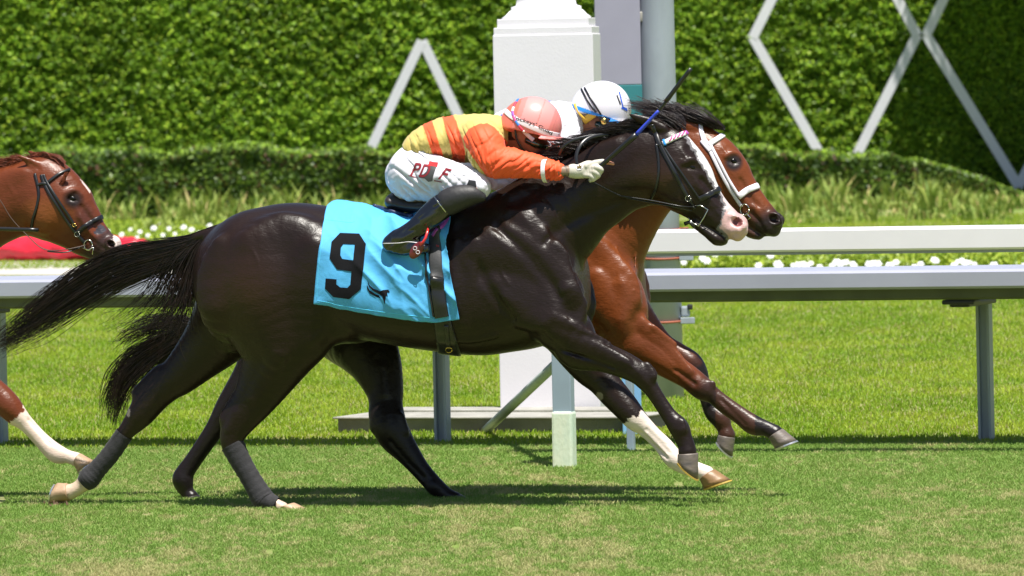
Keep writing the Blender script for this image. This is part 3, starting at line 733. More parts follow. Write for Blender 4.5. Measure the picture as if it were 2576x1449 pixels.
def mane_locks(fr, crest, n_locks, back, lift, l0, seed, per=46, w=.0016, side=0.0, droop=14):
    """locks rooted along the crest (pixel line) and blown back"""
    r = random.Random(seed); C_ = spline(crest, 8); out = []
    for i in range(n_locks):
        s = (i+r.random()*.6)/n_locks; x, y = C_[min(len(C_)-1, int(s*(len(C_)-1)))][:2]; L_ = back[0]+(back[1]-back[0])*r.random(); u = lift*r.uniform(.3, 1.2); dr = droop*r.uniform(-.3, 1.2)
        up = [(x+16, y-3), (x-L_*.25, y-8-u*.7), (x-L_*.6, y-8-u), (x-L_, y-2-u*.6+dr)]; lo_ = [(x+8, y+10), (x-L_*.25, y+4), (x-L_*.6, y+2-u*.2+dr*.5), (x-L_*.92, y+8+dr)]
        out += lock(fr, up, lo_, per, l0+side*r.uniform(.4, 1)*1.0, .022, seed*100+i, w=w, m=14, jit=3, early=.5, wav=4)
    return out
def strap(run, pts, width, mt, name, parent, th=.0035, n=6, lift=.001, cuts=None):
    """a flat strap lying on the skin along the pixel line pts"""
    S = spline(pts, n); rows = []
    last = None
    for x, y in S:
        p, nn = run.hit(x, y)
        if p is None or (last is not None and (p-last).length > .12): continue
        rows.append((p, nn)); last = p
    return ribbon(rows, width, mt, name, parent, th, lift)
def ribbon(rows, width, mt, name, parent, th=.0035, lift=.001):
    ps = [r[0] for r in rows]; ns = [r[1] for r in rows]; m = len(ps)
    if m < 2: print('EMPTY', name); return None
    ns = [(ns[max(i-1, 0)]+ns[i]+ns[min(i+1, m-1)]).normalized() for i in range(m)]
    bm = bmesh.new(); R = []
    for i in range(m):
        t = (ps[min(i+1, m-1)]-ps[max(i-1, 0)]).normalized(); sd_ = t.cross(ns[i]).normalized(); p = ps[i]+ns[i]*lift
        w = (width[0]+(width[1]-width[0])*i/(m-1))/2 if hasattr(width, '__len__') else width/2
        R.append([bm.verts.new(q) for q in (p-sd_*w-ns[i]*.004, p-sd_*w+ns[i]*th*.7, p-sd_*w*.7+ns[i]*th, p+sd_*w*.7+ns[i]*th, p+sd_*w+ns[i]*th*.7, p+sd_*w-ns[i]*.004)])
    for a, b in zip(R[:-1], R[1:]):
        for k in range(6): bm.faces.new((a[k], a[(k+1) % 6], b[(k+1) % 6], b[k]))
    bm.faces.new(R[0]); bm.faces.new(R[-1][::-1]); return mesh_bm(name, bm, mt, parent)
def tri_dense(polys, maxlen):
    """polygons (outer, holes...) in pixel units -> fine triangles"""
    bm = bmesh.new(); es = []
    for p in polys:
        vs = [bm.verts.new((x, y, 0)) for x, y in p]
        es += [bm.edges.new((vs[i], vs[(i+1) % len(vs)])) for i in range(len(vs))]
    bmesh.ops.triangle_fill(bm, edges=es, use_beauty=True, normal=(0, 0, 1))
    for _ in range(7):
        L_ = [e for e in bm.edges if e.calc_length() > maxlen]
        if not L_: break
        bmesh.ops.subdivide_edges(bm, edges=L_, cuts=1); bmesh.ops.triangulate(bm, faces=[f for f in bm.faces if len(f.verts) > 3])
    return bm
def decal(run, polys, mt, name, parent, lift=.002, maxlen=9):
    bm = tri_dense(polys, maxlen); bad = []
    for v in bm.verts:
        p, nn = run.hit(v.co.x, v.co.y)
        if p is None: bad.append(v); continue
        v.co = p+nn*lift
    if bad: bmesh.ops.delete(bm, geom=bad, context='VERTS')
    me = bpy.data.meshes.new(name); bm.to_mesh(me); bm.free(); me.materials.append(mt)
    for q in me.polygons: q.use_smooth = True
    o = link(bpy.data.objects.new(name, me), parent)
    return o
def text_bm(txt, extr=0):
    cu = bpy.data.curves.new('t', 'FONT'); cu.body = txt; cu.size = 1; cu.offset = .018; cu.align_x = 'LEFT'; o = bpy.data.objects.new('t', cu); ROOT.objects.link(o)
    dg = bpy.context.evaluated_depsgraph_get(); me = bpy.data.meshes.new_from_object(o.evaluated_get(dg)); bm = bmesh.new(); bm.from_mesh(me)
    bpy.data.objects.remove(o); bpy.data.curves.remove(cu); bpy.data.meshes.remove(me); return bm
def text_decal(run, txt, base, end, height, mt, name, parent, lift=.0025, shear=0.0, maxlen=4, curve=0.0):
    """lettering along base->end in pixels, projected on the surface"""
    bm = text_bm(txt); xs = [v.co.x for v in bm.verts]; x0, x1 = min(xs), max(xs); bx, by = base; ex, ey = end; L = math.hypot(ex-bx, ey-by); ux, uy = (ex-bx)/L, (ey-by)/L
    sc = L/(x1-x0)
    for v in bm.verts:
        u = (v.co.x-x0)*sc; h = v.co.y/.7*height; u += h*shear; cv = curve*4*(u/L)*(1-u/L)
        v.co = Vector((bx+ux*u+uy*h-uy*cv, by+uy*u-ux*h+ux*cv, 0))
    for _ in range(4):
        L_ = [e for e in bm.edges if e.calc_length() > maxlen]
        if not L_: break
        bmesh.ops.subdivide_edges(bm, edges=L_, cuts=1); bmesh.ops.triangulate(bm, faces=[f for f in bm.faces if len(f.verts) > 3])
    bad = []
    for v in bm.verts:
        p, nn = run.hit(v.co.x, v.co.y)
        if p is None: bad.append(v)
        else: v.co = p+nn*lift
    if bad: bmesh.ops.delete(bm, geom=bad, context='VERTS')
    me = bpy.data.meshes.new(name); bm.to_mesh(me); bm.free(); me.materials.append(mt)
    return link(bpy.data.objects.new(name, me), parent)
# ================================================================== THE DARK HORSE (number 9)
def coat(name, **k):
    m = mat(name, rough=.37, spec=.33, vcol=True, var=.12, vscale=7, bump=.55, bscale=95, bdist=.0022, bump2=.07, b2scale=30, stretch=(.5,1,1.5), **k)
    return m
M['coatA'] = coat('dark_bay_coat'); M['coatB'] = coat('bay_coat'); M['coatC'] = coat('chestnut_coat')
M['eye'] = mat('eye', (.004,.003,.002), .10, spec=.35)
M['hoofD'] = mat('dark_hoof', (.10,.085,.08), .5, col2=(.20,.16,.13), vscale=14, stretch=(1,1,3), bump=.15, bscale=60)
M['hoofL'] = mat('amber_hoof', (.30,.17,.07), .45, col2=(.10,.06,.04), vscale=9, bump=.15, bscale=60)
M['hoofP'] = mat('pale_hoof', (.50,.36,.24), .5, col2=(.30,.18,.10), vscale=12, bump=.15, bscale=60)
M['shoe'] = mat('aluminium_shoe', (.6,.6,.62), .3, metal=.8)
M['shoeY'] = mat('yellow_shoe', (.42,.29,.05), .45)
M['hairA'] = mat('black_hair', (.016,.008,.006), .36, spec=.55, var=.5, vscale=25)
M['hairC'] = mat('chestnut_hair', (.16,.035,.012), .45, spec=.5, var=.4, vscale=30)
M['band'] = mat('charcoal_bandage', (.022,.021,.024), .85, var=.3, vscale=40, bump=.4, bscale=160, sheen=.15, bdist=.004)
M['leather'] = mat('black_leather', (.010,.010,.011), .32, spec=.6, bump=.1, bscale=200, bdist=.001)
M['steel'] = mat('bit_steel', (.6,.58,.5), .2, metal=1)
FA = Frame(1000, 30.50, math.radians(-17))
def tail_hair(fr, l, name, sets, mt, parent, w=.0017):
    S = []
    for i, (up, lo, n, kw) in enumerate(sets): S += lock(fr, up, lo, n, l, kw.pop('ls', .035), 20+i, w=w, **kw)
    return hair(name, S, mt, parent)
def nostril(R, px, py, rx, rz, rot=0.3, prot=.006):
    """flared rim with a hole, on both sides"""
    s = R.fr_scale()
    for far in (False, True):
        l = 0
        for _ in range(2):
            c = R.fr.L(px, py, l); y = R.f.near(c[0], c[2], far)
            if y is None: return
            l = y if not far else l
        g = 1 if far else -1; ring = []
        for k in range(13):
            a = 2*math.pi*k/12; u, w = rx*s*1.15*math.cos(a), rz*s*1.15*math.sin(a); ring.append((c[0]+u*math.cos(rot)-w*math.sin(rot), y+g*(prot-.006), c[2]+u*math.sin(rot)*-1+w*math.cos(rot), .0085, 1))
        R.f.tube(ring, .012, 1); R.f.ball((c[0], y+g*.004, c[2]), (rx*s*.92, .022, rz*s*.88), .006, sub=True, rot=-rot)
def ear(R, base, tip, l0, l1, r0, mid=None):
    a = R.fr.L(*base, l0); b = R.fr.L(*tip, l1); c = (a+b)/2 if mid is None else R.fr.L(*mid, (l0+l1)/2); s = R.fr_scale()
    R.f.tube([(a[0], l0, a[2], r0*s*.9, .7), (c[0], (l0+l1)/2, c[2], r0*s*.85, .6), (b[0]*.75+c[0]*.25, l1, b[2]*.75+c[2]*.25, r0*s*.42, .6), (b[0], l1, b[2], .0045, .9)], .012, 4)
def horseA():
    lo = FA.L(60, 1320, -.0); hi = FA.L(1925, 250, 0)
    R = Runner(FA, (lo[0], -.42, -.03), (hi[0]+.06, .42, hi[2]+.02), .0055)
    R.trunk([(497,655,735,.06),(510,618,775,.13),(535,583,815,.185),(570,556,838,.225),(625,531,850,.255),(690,514,848,.272),(750,510,836,.275),(815,517,832,.268),(880,527,846,.275),(950,537,860,.288),(1030,545,874,.292),(1100,540,884,.288),(1160,522,891,.272),(1220,500,893,.252),(1280,486,885,.238),(1335,488,876,.232),(1385,510,860,.218),(1430,560,826,.18),(1462,640,780,.12)])
    R.limb([(1425,690,40,0,2.6),(1440,760,30,0,3.2)], .06, 1)
    # neck and head
    R.limb([(1235,495,1390,740,0,.80),(1310,446,1462,662,0,.62),(1380,405,1503,604,0,.52),(1450,366,1545,566,0,.50),(1520,332,1590,532,0,.52),(1590,312,1635,516,0,.54)], .05)
    R.limb([(1652,396,74,0,.62),(1686,428,84,0,.66),(1712,450,82,0,.62),(1741,480,67,0,.62),(1771,512,53,0,.62),(1799,540,46,0,.62),(1826,560,40,0,.64),(1846,569,31,0,.76)], .04)
    R.limb([(1686,374,56,0,.80),(1716,408,50,0,.9),(1752,444,34,0,.85)], .03)     # brow
    # near and far fore legs
    F1 = [(1395,745,78,-.13,.75),(1400,800,74,-.145,.75),(1435,840,62,-.15,.72),(1471,819,1440,927,-.15,.72),(1527,860,1500,932,-.145,.75),(1583,888,1556,948,-.14,.8),(1620,912,1590,962,-.135,.9),(1641,936,1606,974,-.13,.95),(1652,962,1625,992,-.13,.85),(1668,990,1644,1018,-.13,.75),(1697,1031,1669,1058,-.13,.75),(1728,1060,1687,1089,-.13,.85),(1739,1092,1697,1106,-.13,.80),(1748,1118,1706,1124,-.13,.85),(1752,1134,1707,1138,-.13,.95)]
    F2 = [(1400,800,70,.12,.75),(1430,845,62,.14,.72),(1480,872,1412,915,.15,.75),(1520,905,1443,945,.15,.75),(1548,940,1478,970,.145,.75),(1577,975,1513,1008,.14,.8),(1603,1008,1547,1042,.135,.95),(1624,1040,1572,1066,.13,.95),(1640,1060,1600,1084,.13,.8),(1660,1082,1627,1108,.13,.75),(1686,1106,1654,1138,.13,.75),(1708,1132,1680,1172,.13,.9),(1735,1152,1712,1190,.13,.8),(1766,1166,1744,1198,.13,.85),(1792,1178,1762,1204,.13,.95)]
    R.limb(F1, .035); R.limb(F2, .035)
    H1 = [(640,650,118,-.10,.85),(655,730,138,-.12,.72),(688,812,118,-.13,.66),(702,872,96,-.13,.66),(676,938,74,-.13,.62),(640,1002,56,-.13,.6),(606,1052,43,-.13,.62),(587,1088,34,-.13,.68),(585,1118,29,-.13,.72),(606,1160,25,-.13,.75),(636,1212,24,-.13,.75),(660,1252,27,-.13,.85),(690,1268,17,-.13,.95),(712,1275,13,-.13,1.2)]
    H2 = [(640,700,130,.10,.8),(600,770,110,.12,.7),(550,840,84,.13,.66),(505,890,66,.13,.62),(455,940,52,.13,.6),(425,962,46,.13,.6),(392,992,42,.13,.62),(358,1036,36,.13,.7),(338,1062,28,.13,.7),(313,1091,21.5,.13,.75),(278,1142,21.5,.13,.75),(245,1180,22,.13,.75),(224,1203,26,.13,.85),(207,1219,19,.13,.85),(190,1231,18,.13,.95),(176,1237,20,.13,1.0)]
    R.limb(H1, .04); R.limb(H2, .04)
    R.limb([(600,1010,20,-.13,.7),(574,1040,17,-.13,.7),(568,1052,16,-.13,.8)], .03, 2); R.limb([(400,940,20,.13,.7),(352,982,16,.13,.7),(346,990,15,.13,.8)], .03, 2)
    R.f.ball(FA.L(785,850,-.15), (.085,.06,.085), .09); R.f.ball(FA.L(770,850,.15), (.08,.06,.08), .09)
    R.limb([(575,585,24,0,.9),(520,590,16,0,.9),(470,602,10,0,.9)], .03, 3)
    R.limb([(830,838,26,0,3),(900,838,22,0,4)], .05, 1)
    # muscle
    R.muscle([(560,620),(545,700),(555,790),(590,860)], [20,50,46,24], .014, .05)
    R.muscle([(655,620),(648,680),(655,740),(680,810),(695,870)], [20,60,60,48,24], .011, .07)
    R.muscle([(630,610),(700,600),(770,620),(800,640)], [20,60,46,16], .005, .08)
    R.muscle([(785,620),(768,690),(768,770),(770,830)], [14,42,44,22], .011, .07)
    R.muscle([(700,890),(670,950),(640,1000)], [20,24,12], .005, .03)
    R.muscle([(1180,640),(1270,628),(1360,665),(1422,730)], [34,58,60,34], .019, .05, .42); R.muscle([(1290,540),(1350,590),(1410,640)], [10,24,14], .004, .04)      # front of the shoulder blade
    R.muscle([(1235,720),(1310,760),(1385,800)], [20,50,24], .010, .05)       # triceps
    R.muscle([(1270,750),(1320,790),(1370,810)], [12,32,16], .008, .04)
    R.groove([(1250,570),(1310,625),(1370,690),(1410,745)], [3,9,9,3], .004, .04)
    R.groove([(1290,800),(1240,740),(1190,650)], 9, .006, .035)
    R.muscle([(1425,730),(1440,770),(1445,810)], [14,30,14], .010, .035)
    R.muscle([(1400,830),(1460,862),(1530,892),(1575,912)], [26,24,17,12], .010, .016, both=False)
    R.groove([(1420,878),(1490,905),(1545,925)], 4, .004, .014, both=False)
    R.muscle([(1390,800),(1450,830),(1520,868)], [14,14,10], .007, .014, both=False)
    R.groove([(1648,1000),(1672,1038)], 4, .005, .01, both=False); R.groove([(1590,962),(1612,975)], 5, .005, .012, both=False); R.muscle([(1636,940),(1645,955)], [10,11], .006, .01, both=False); R.muscle([(1712,1064),(1716,1080)], [12,12], .005, .012, both=False); R.groove([(1612,1088),(1650,1125),(1678,1152)], 4.5, .006, .01, both=False); R.groove([(1630,1080),(1662,1110),(1688,1138)], 3.5, .004, .008, both=False)
    R.muscle([(1290,500),(1380,450),(1470,405),(1550,370)], [22,26,24,20], .008, .03)
    R.groove([(1370,610),(1430,560),(1510,520),(1560,504)], [3,10,10,4], .004, .04)                    # jugular groove
    R.muscle([(1330,560),(1420,500),(1520,460),(1600,440)], [40,44,40,34], .008, .04)
    R.muscle([(1620,925),(1634,948)], [15,16], .006, .012, both=False); R.muscle([(598,1040),(582,1078)], [15,13], .006, .012, both=False)
    for (x1, y1, x2, y2, x3, y3) in ((1195,610,1180,720,1165,810),(1150,610,1138,720,1120,820),(1238,840,1180,850,1110,846)):
        R.muscle([(x1,y1),(x2,y2),(x3,y3)], 10, .004, .02, both=False)
    for vein in ([(1250,600),(1268,640),(1262,680),(1280,715)], [(1180,590),(1192,625),(1188,650)], [(1420,800),(1440,822),(1475,838)], [(590,600),(640,630),(660,700)], [(1700,510),(1735,500),(1760,520)]):
        R.muscle(vein, 2.6, .0035, .006, 1.0, both=False)
    # the face: cheek, crest, brow, nostril, mouth
    R.muscle([(1700,480),(1675,450)], [44,46], .008, .04)
    R.muscle([(1745,462),(1785,502),(1800,518)], [7,6,4], .006, .012)
    R.muscle([(1718,410),(1732,402),(1748,404),(1760,416)], [6,9,8,5], .011, .010)
    R.groove([(1735,372),(1750,392)], 8, .006, .02); R.groove([(1765,452),(1800,492),(1820,515)], 6, .004, .014)
    R.limb([(1755,562,15,0,1.9),(1785,584,16,0,1.7),(1805,600,18,0,1.5),(1819,605,12,0,1.7)], .012, 2)         # lower lip and chin
    R.limb([(1850,575,26,0,1.25),(1864,580,17,0,1.6),(1856,592,15,0,1.7)], .015, 2)        # muzzle
    R.groove([(1768,566),(1795,577),(1822,594),(1850,609)], [3,4,4.5,5], .001, .006)
    R.muscle([(1846,540),(1868,548),(1874,566),(1858,577)], [7,6,6,6], .008, .010)
    nostril(R, 1853, 558, 16, 13, .45); R.groove([(1730,421),(1742,422),(1750,425)], [5,7,4], .003, .006)
    for vein in ([(1752,470),(1778,505),(1800,530),(1815,545)], [(1740,500),(1765,525),(1795,548)], [(1715,505),(1740,528),(1770,552)], [(1712,376),(1722,392)], [(1735,440),(1752,456),(1768,476)], [(1775,540),(1800,560),(1822,585)], [(1690,400),(1700,440),(1690,480)], [(1410,760),(1450,780),(1490,830)], [(1340,650),(1370,700),(1360,750)], [(1560,905),(1600,930),(1625,960)]):
        R.muscle(vein, 2.6, .003, .006, 1.0, both=False)
    ear(R, (1668,325), (1584,288), -.045, -.075, 16, (1628,306)); ear(R, (1682,318), (1616,278), .045, .07, 15, (1648,292))
    R.groove([(1602,298),(1625,308),(1642,318)], [2,5,5], .002, .006, both=False)
    t = empty('horse', FA.o, FA.yaw, label='near-black racehorse in the lead with white blaze, pink nose and blue number cloth', cat='horse')
    blaze = [(1722,340),(1741,366),(1752,385),(1762,408),(1779,430),(1790,456),(1805,476),(1817,493),(1824,519),(1821,549),(1810,573),(1827,593),(1843,612),(1900,640),(1960,540),(1800,330),(1732,326)]
    blaze = [(x+(2 if y < 540 else 1), y-1) for x, y in blaze]; grey_ = [(x-6, y+3) for x, y in blaze]
    def paint(V, X, Y):
        n = len(V); c = np.tile(np.array((.0125,.0060,.0040)), (n, 1)); y = V[:, 1]
        nz = vnoise(X, Y, 9, 3); jx = (nz-.5)*9
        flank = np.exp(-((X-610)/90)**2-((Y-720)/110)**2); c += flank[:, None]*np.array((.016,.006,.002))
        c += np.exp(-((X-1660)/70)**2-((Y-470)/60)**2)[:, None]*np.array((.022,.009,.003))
        g = pip(X+jx, Y, grey_); c[g] = (.16,.15,.16); w = pip(X+jx, Y, blaze)
        pk = np.clip((Y-470)/60, 0, 1)[:, None]; cw = np.array((.66,.64,.64))*(1-pk)+np.array((.55,.35,.34))*pk; c = np.where((w & (X > 1650))[:, None], cw, c)
        ny = ((X-1856)/14.)**2+((Y-558)/13.)**2 < .8; c[ny & (y < 0)] = (.16,.05,.05)
        sock = (y > .02) & (X > 1560) & (Y > 1000) & ((X-1600)*.55+(Y-1046)*.9+jx*1.4 > 0); c[sock] = np.array((.66,.56,.50))
        c[(y > .02) & (X < 232) & (X > 150) & (Y > 1180) & (Y < 1260)] = (.58,.44,.33); c[(y < 0) & (X > 695) & (X < 800) & (Y > 1240)] = (.60,.46,.36)
        for q in ((323,1037,5,11),(1508,997,9,11)): c[((X-q[0])/q[2])**2+((Y-q[1])/q[3])**2 < 1] = (.20,.17,.15)
        return c
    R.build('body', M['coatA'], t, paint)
    eye(FA, R, 1741, 421, .0165, t)
    hoof(FA, t, (1755,1139), (1704,1142), (1703,1158), (1756,1205), -.13, .042, M['hoofD'], M['shoeY'])
    hoof(FA, t, (1797,1180), (1760,1206), (1768,1231), (1838,1206), .13, .044, M['hoofL'], M['shoeY'])
    hoof(FA, t, (738,1264), (706,1276), (712,1287), (790,1287), -.13, .042, M['hoofP'], M['shoe'])
    hoof(FA, t, (178,1258), (168,1214), (146,1212), (130,1268), .13, .044, M['hoofP'], M['shoe'])
    wrap(FA, t, [q for q in H1 if q[1] >= 1118 and q[1] < 1260][:]+[(668,1259,25,-.13,.9),(695,1270,18,-.13,.95)], M['band'])
    wrap(FA, t, H2[9:13]+[(211,1216,20,.13,.85)], M['band'])
    tail_hair(FA, 0.0, 'tail', [
        ([(545,566),(470,590),(400,602),(300,618),(220,655),(130,720),(60,790),(0,858)], [(500,640),(450,668),(400,694),(310,735),(220,785),(130,835),(60,862),(-10,876)], 950, dict(jit=13, early=.6, wav=13)),
        ([(540,568),(480,590),(420,630),(380,680),(350,720),(290,770),(230,800)], [(515,600),(500,640),(490,700),(486,760),(480,800),(462,835),(440,850)], 260, dict(jit=14, early=.55, wav=12)),
        ([(540,570),(500,600),(470,650),(440,700),(410,745),(380,775),(340,800)], [(520,600),(498,650),(490,720),(486,780),(484,830),(486,860),(490,880)], 120, dict(jit=20, early=.6, wav=16))], M['hairA'], t)
    S = []
    crest = [(1452,372),(1500,350),(1560,330),(1620,312),(1655,302)]
    S += mane_locks(FA, crest, 26, (50, 90), 5, 0, 31, per=44, side=.012); S += mane_locks(FA, crest, 14, (60, 110), 4, -.03, 32, per=40, side=-.02, droop=30)
    S += mane_locks(FA, [(1385,402),(1420,382),(1470,358)], 7, (45, 80), 4, -.05, 33, per=50, side=-.02, droop=26)
    for i in range(170):      # forelock blown back between the ears
        r = random.Random(900+i); x = 1705+r.uniform(-18, 22); y = 318+r.uniform(-10, 14); L_ = r.uniform(30, 95)
        pts = [(x, y), (x-L_*.3, y-14-r.random()*10), (x-L_*.7, y-18-r.random()*16), (x-L_, y-10-r.random()*28)]; l0 = r.uniform(-.03, .03)
        S.append(([FA.L(a, b, l0) for a, b in spline(pts, 4)], .0017*r.uniform(.6, 1.4)))
    hair('mane', S, M['hairA'], t)
    return t, R
HA, RUNA = horseA()
# ================================================================== THE BAY BEHIND IT, THE CHESTNUT FOLLOWING
def sh(rows, dx, dy=0, by=None):
    o = []
    for q in rows:
        if len(q) == 6: o.append((q[0]+dx, q[1]+dy, q[2]+dx, q[3]+dy, q[4], q[5]))
        elif len(q) == 4: o.append((q[0]+dx, q[1]+dy, (q[2]+dy if by is None else min(q[2]+dy, by)), q[3]))
        else: o.append((q[0]+dx, q[1]+dy)+tuple(q[2:]))
    return o
TRUNK = [(497,655,735,.06),(510,618,775,.13),(535,583,815,.185),(570,556,838,.225),(625,531,850,.255),(690,514,848,.272),(750,510,836,.275),(815,517,832,.268),(880,527,846,.275),(950,537,860,.288),(1030,545,874,.292),(1100,540,884,.288),(1160,522,891,.272),(1220,500,893,.252),(1280,486,885,.238),(1335,488,876,.232),(1385,510,860,.218),(1430,560,826,.18),(1462,640,780,.12)]
FB = Frame(1000, 31.22, math.radians(-17))
def horseB():
    fr = FB; lo = fr.L(240, 1300, 0); hi = fr.L(2030, 250, 0)
    R = Runner(fr, (lo[0], -.40, -.04), (hi[0]+.08, .40, hi[2]+.03), .0055)
    R.trunk(sh(TRUNK, 140, 14, 868)); R.limb([(1565,690,44,0,2.4),(1578,755,30,0,3.0)], .06, 1)
    R.limb([(1480,640,140,0,.78),(1530,560,122,0,.68),(1590,485,106,0,.56),(1650,425,98,0,.52),(1710,385,92,0,.52)], .05)
    R.limb([(1738,395,80,0,.62),(1770,420,88,0,.66),(1800,442,84,0,.62),(1833,472,70,0,.62),(1864,505,58,0,.62),(1893,533,50,0,.62),(1920,553,41,0,.64),(1938,561,32,0,.78)], .04)
    R.limb([(1765,372,52,0,.80),(1803,394,50,0,.9),(1842,432,40,0,.85)], .03)
    G1 = [(1535,740,85,-.12,.75),(1560,780,72,-.14,.72),(1612,805,1535,890,-.145,.75),(1652,842,1595,915,-.14,.75),(1694,879,1642,934,-.14,.8),(1727,908,1677,950,-.135,.85),(1760,934,1712,968,-.13,.95),(1790,960,1742,992,-.13,.95),(1812,984,1775,1003,-.13,.8),(1840,1005,1805,1030,-.13,.75),(1879,1031,1846,1060,-.13,.75),(1908,1047,1884,1091,-.13,.85),(1936,1061,1915,1093,-.13,.85),(1966,1077,1934,1101,-.13,.95)]
    G2 = [(1560,770,70,.12,.75),(1610,820,50,.14,.75),(1660,868,36,.14,.75),(1705,893,31,.14,.8),(1738,912,29,.14,.95),(1758,940,24,.14,.9),(1768,972,18,.14,.8),(1779,1010,17,.14,.8),(1793,1038,21,.14,.85),(1812,1054,24,.14,.9),(1823,1078,19,.14,.9),(1828,1094,22,.14,1.0)]
    B1 = [(790,680,120,-.10,.75),(740,780,110,-.12,.7),(690,880,80,-.13,.66),(640,950,58,-.13,.6),(600,995,43,-.13,.62),(572,1030,34,-.13,.7),(545,1072,26,-.13,.72),(518,1112,23,-.13,.75),(485,1160,22,-.13,.75),(466,1188,24,-.13,.8),(460,1208,27,-.13,.85),(470,1236,18,-.13,.85),(482,1250,18,-.13,1)]
    B2 = [(800,700,120,.10,.75),(860,800,105,.12,.7),(910,860,84,-.0,.7),(879,905,1008,916,-.05,.62),(920,972,1014,983,-.08,.6),(930,1027,1012,1012,-.1,.62),(938,1079,1022,1060,-.12,.68),(955,1103,1035,1096,-.12,.7),(990,1138,1052,1128,-.12,.72),(1035,1190,1075,1164,-.12,.75),(1064,1222,1100,1195,-.12,.78),(1082,1242,1112,1208,-.12,.85),(1108,1255,1138,1234,-.12,.9),(1135,1259,1160,1245,-.12,1.1)]
    for L_ in (G1, G2, B1, B2): R.limb(L_, .035)
    R.limb([(950,1040,22,-.11,.7),(948,1072,19,-.12,.8)], .02, 1); R.muscle([(1092,1224),(1088,1236)], [14,12], .006, .012, both=False); R.groove([(985,1110),(1030,1160),(1070,1200)], 5, .005, .012, both=False); R.muscle([(1000,1050),(1012,1085)], [14,14], .006, .015, both=False); R.muscle([(958,930),(965,990)], [16,20], .007, .02, both=False)
    R.muscle([(1480,600),(1520,660),(1560,710),(1585,750)], [14,36,40,22], .012, .04); R.muscle([(1500,700),(1530,770),(1560,820)], [14,40,22], .012, .04)
    R.muscle([(1560,720),(1565,760),(1560,800)], [12,24,14], .008, .04)
    R.muscle([(1600,820),(1660,870),(1710,915),(1735,935)], [26,24,16,10], .009, .016, both=False); R.groove([(1600,900),(1660,925),(1710,955)], 3.5, .004, .012, both=False)
    R.muscle([(1640,825),(1690,868),(1730,905)], [10,11,8], .006, .012, both=False); R.groove([(1815,1005),(1850,1040),(1880,1068)], 3, .003, .01, both=False)
    R.muscle([(1772,945),(1786,968)], [12,12], .006, .012, both=False); R.groove([(1800,1000),(1840,1040),(1875,1072)], 4, .005, .01, both=False); R.groove([(1700,930),(1750,965)], 4, .004, .012, both=False)
    R.muscle([(1840,464),(1868,500),(1880,516)], [7,6,4], .006, .012); R.muscle([(1824,392),(1838,385),(1852,388),(1860,398)], [6,8,7,4], .009, .010)
    R.groove([(1834,405),(1846,406),(1856,408)], [5,8,4], .003, .006); R.groove([(1862,455),(1885,492),(1905,515)], 6, .004, .014)
    R.limb([(1868,566,14,0,1.7),(1890,583,16,0,1.6),(1908,590,13,0,1.6)], .012, 2); R.limb([(1942,575,20,0,1.3),(1948,582,13,0,1.6)], .012, 2)
    R.groove([(1880,562),(1900,580),(1925,592),(1945,600)], [3,4,5,5], .001, .006); nostril(R, 1948, 550, 15, 12, .2, .008)
    for vein in ([(1850,455),(1880,492),(1905,515),(1918,528)], [(1835,430),(1852,450),(1866,470)], [(1812,365),(1826,385)], [(1880,540),(1900,556),(1915,575)], [(1870,530),(1888,550),(1900,570)], [(1590,640),(1600,690),(1592,730)], [(1540,620),(1560,660),(1555,700)], [(1620,860),(1660,885),(1700,925)]):
        R.muscle(vein, 2.6, .003, .006, 1.0, both=False)
    R.groove([(1890,535),(1915,558)], 5, .003, .012); R.muscle([(1895,520),(1915,545),(1925,565)], [6,7,5], .005, .01)
    ear(R, (1748,322), (1668,292), -.045, -.07, 15, (1708,310)); ear(R, (1756,318), (1690,285), .045, .07, 15, (1722,302))
    t = empty('horse', fr.o, fr.yaw, label='bay horse with bright white bridle half hidden behind the number 9 horse', cat='horse')
    def paint(V, X, Y):
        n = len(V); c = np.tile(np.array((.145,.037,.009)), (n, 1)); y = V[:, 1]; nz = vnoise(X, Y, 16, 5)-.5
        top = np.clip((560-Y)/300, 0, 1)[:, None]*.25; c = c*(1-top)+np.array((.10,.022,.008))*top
        blk = np.array((.012,.008,.008)); dk = np.array((.035,.014,.010))
        def mixin(m, col): nonlocal c; m = np.clip(m, 0, 1)[:, None]; c = c*(1-m)+np.asarray(col)*m
        front = (X > 1500) & (Y > 760); mixin(np.where(front & (y < 0), (X+.9*Y-2560+nz*40)/90, 0), dk); mixin(np.where(front & (y < 0), (X+.9*Y-2660+nz*40)/90, 0), blk)
        mixin(np.where(front & (y > .05), (X+.9*Y-2480+nz*60)/110, 0), blk)
        mixin(np.where((X < 1250) & (Y > 800), (Y-800+nz*20)/50+.2, 0), blk)
        mixin(np.where(Y < 640, (X*.62+Y*.78-1600-nz*26)/36, 0), (.030,.017,.016)); mixin(np.where(X > 1780, ((Y-525)+.35*(X-1900)+nz*16)/40, 0)*np.where(Y < 620, 1, 0), (.022,.014,.014))
        mixin(1.5-(((X-1846)/22)**2+((Y-408)/21)**2), (.02,.012,.012)); mixin((((Y-470)/60)*np.where((X > 1800) & (X < 1900), .5, 0)), (.05,.02,.012))
        return c
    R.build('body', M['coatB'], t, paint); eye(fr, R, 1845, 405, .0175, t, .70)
    hoof(fr, t, (1968,1078), (1934,1102), (1948,1130), (2004,1107), -.13, .043, M['hoofD'], M['shoe'])
    hoof(fr, t, (1848,1100), (1806,1092), (1802,1106), (1842,1148), .14, .043, M['hoofD'], M['shoe'])
    hoof(fr, t, (1158,1243), (1133,1257), (1140,1268), (1206,1268), -.12, .042, M['hoofK'], M['shoe']); hoof(fr, t, (500,1244), (466,1252), (468,1268), (508,1268), -.13, .042, M['hoofK'], M['shoe'])
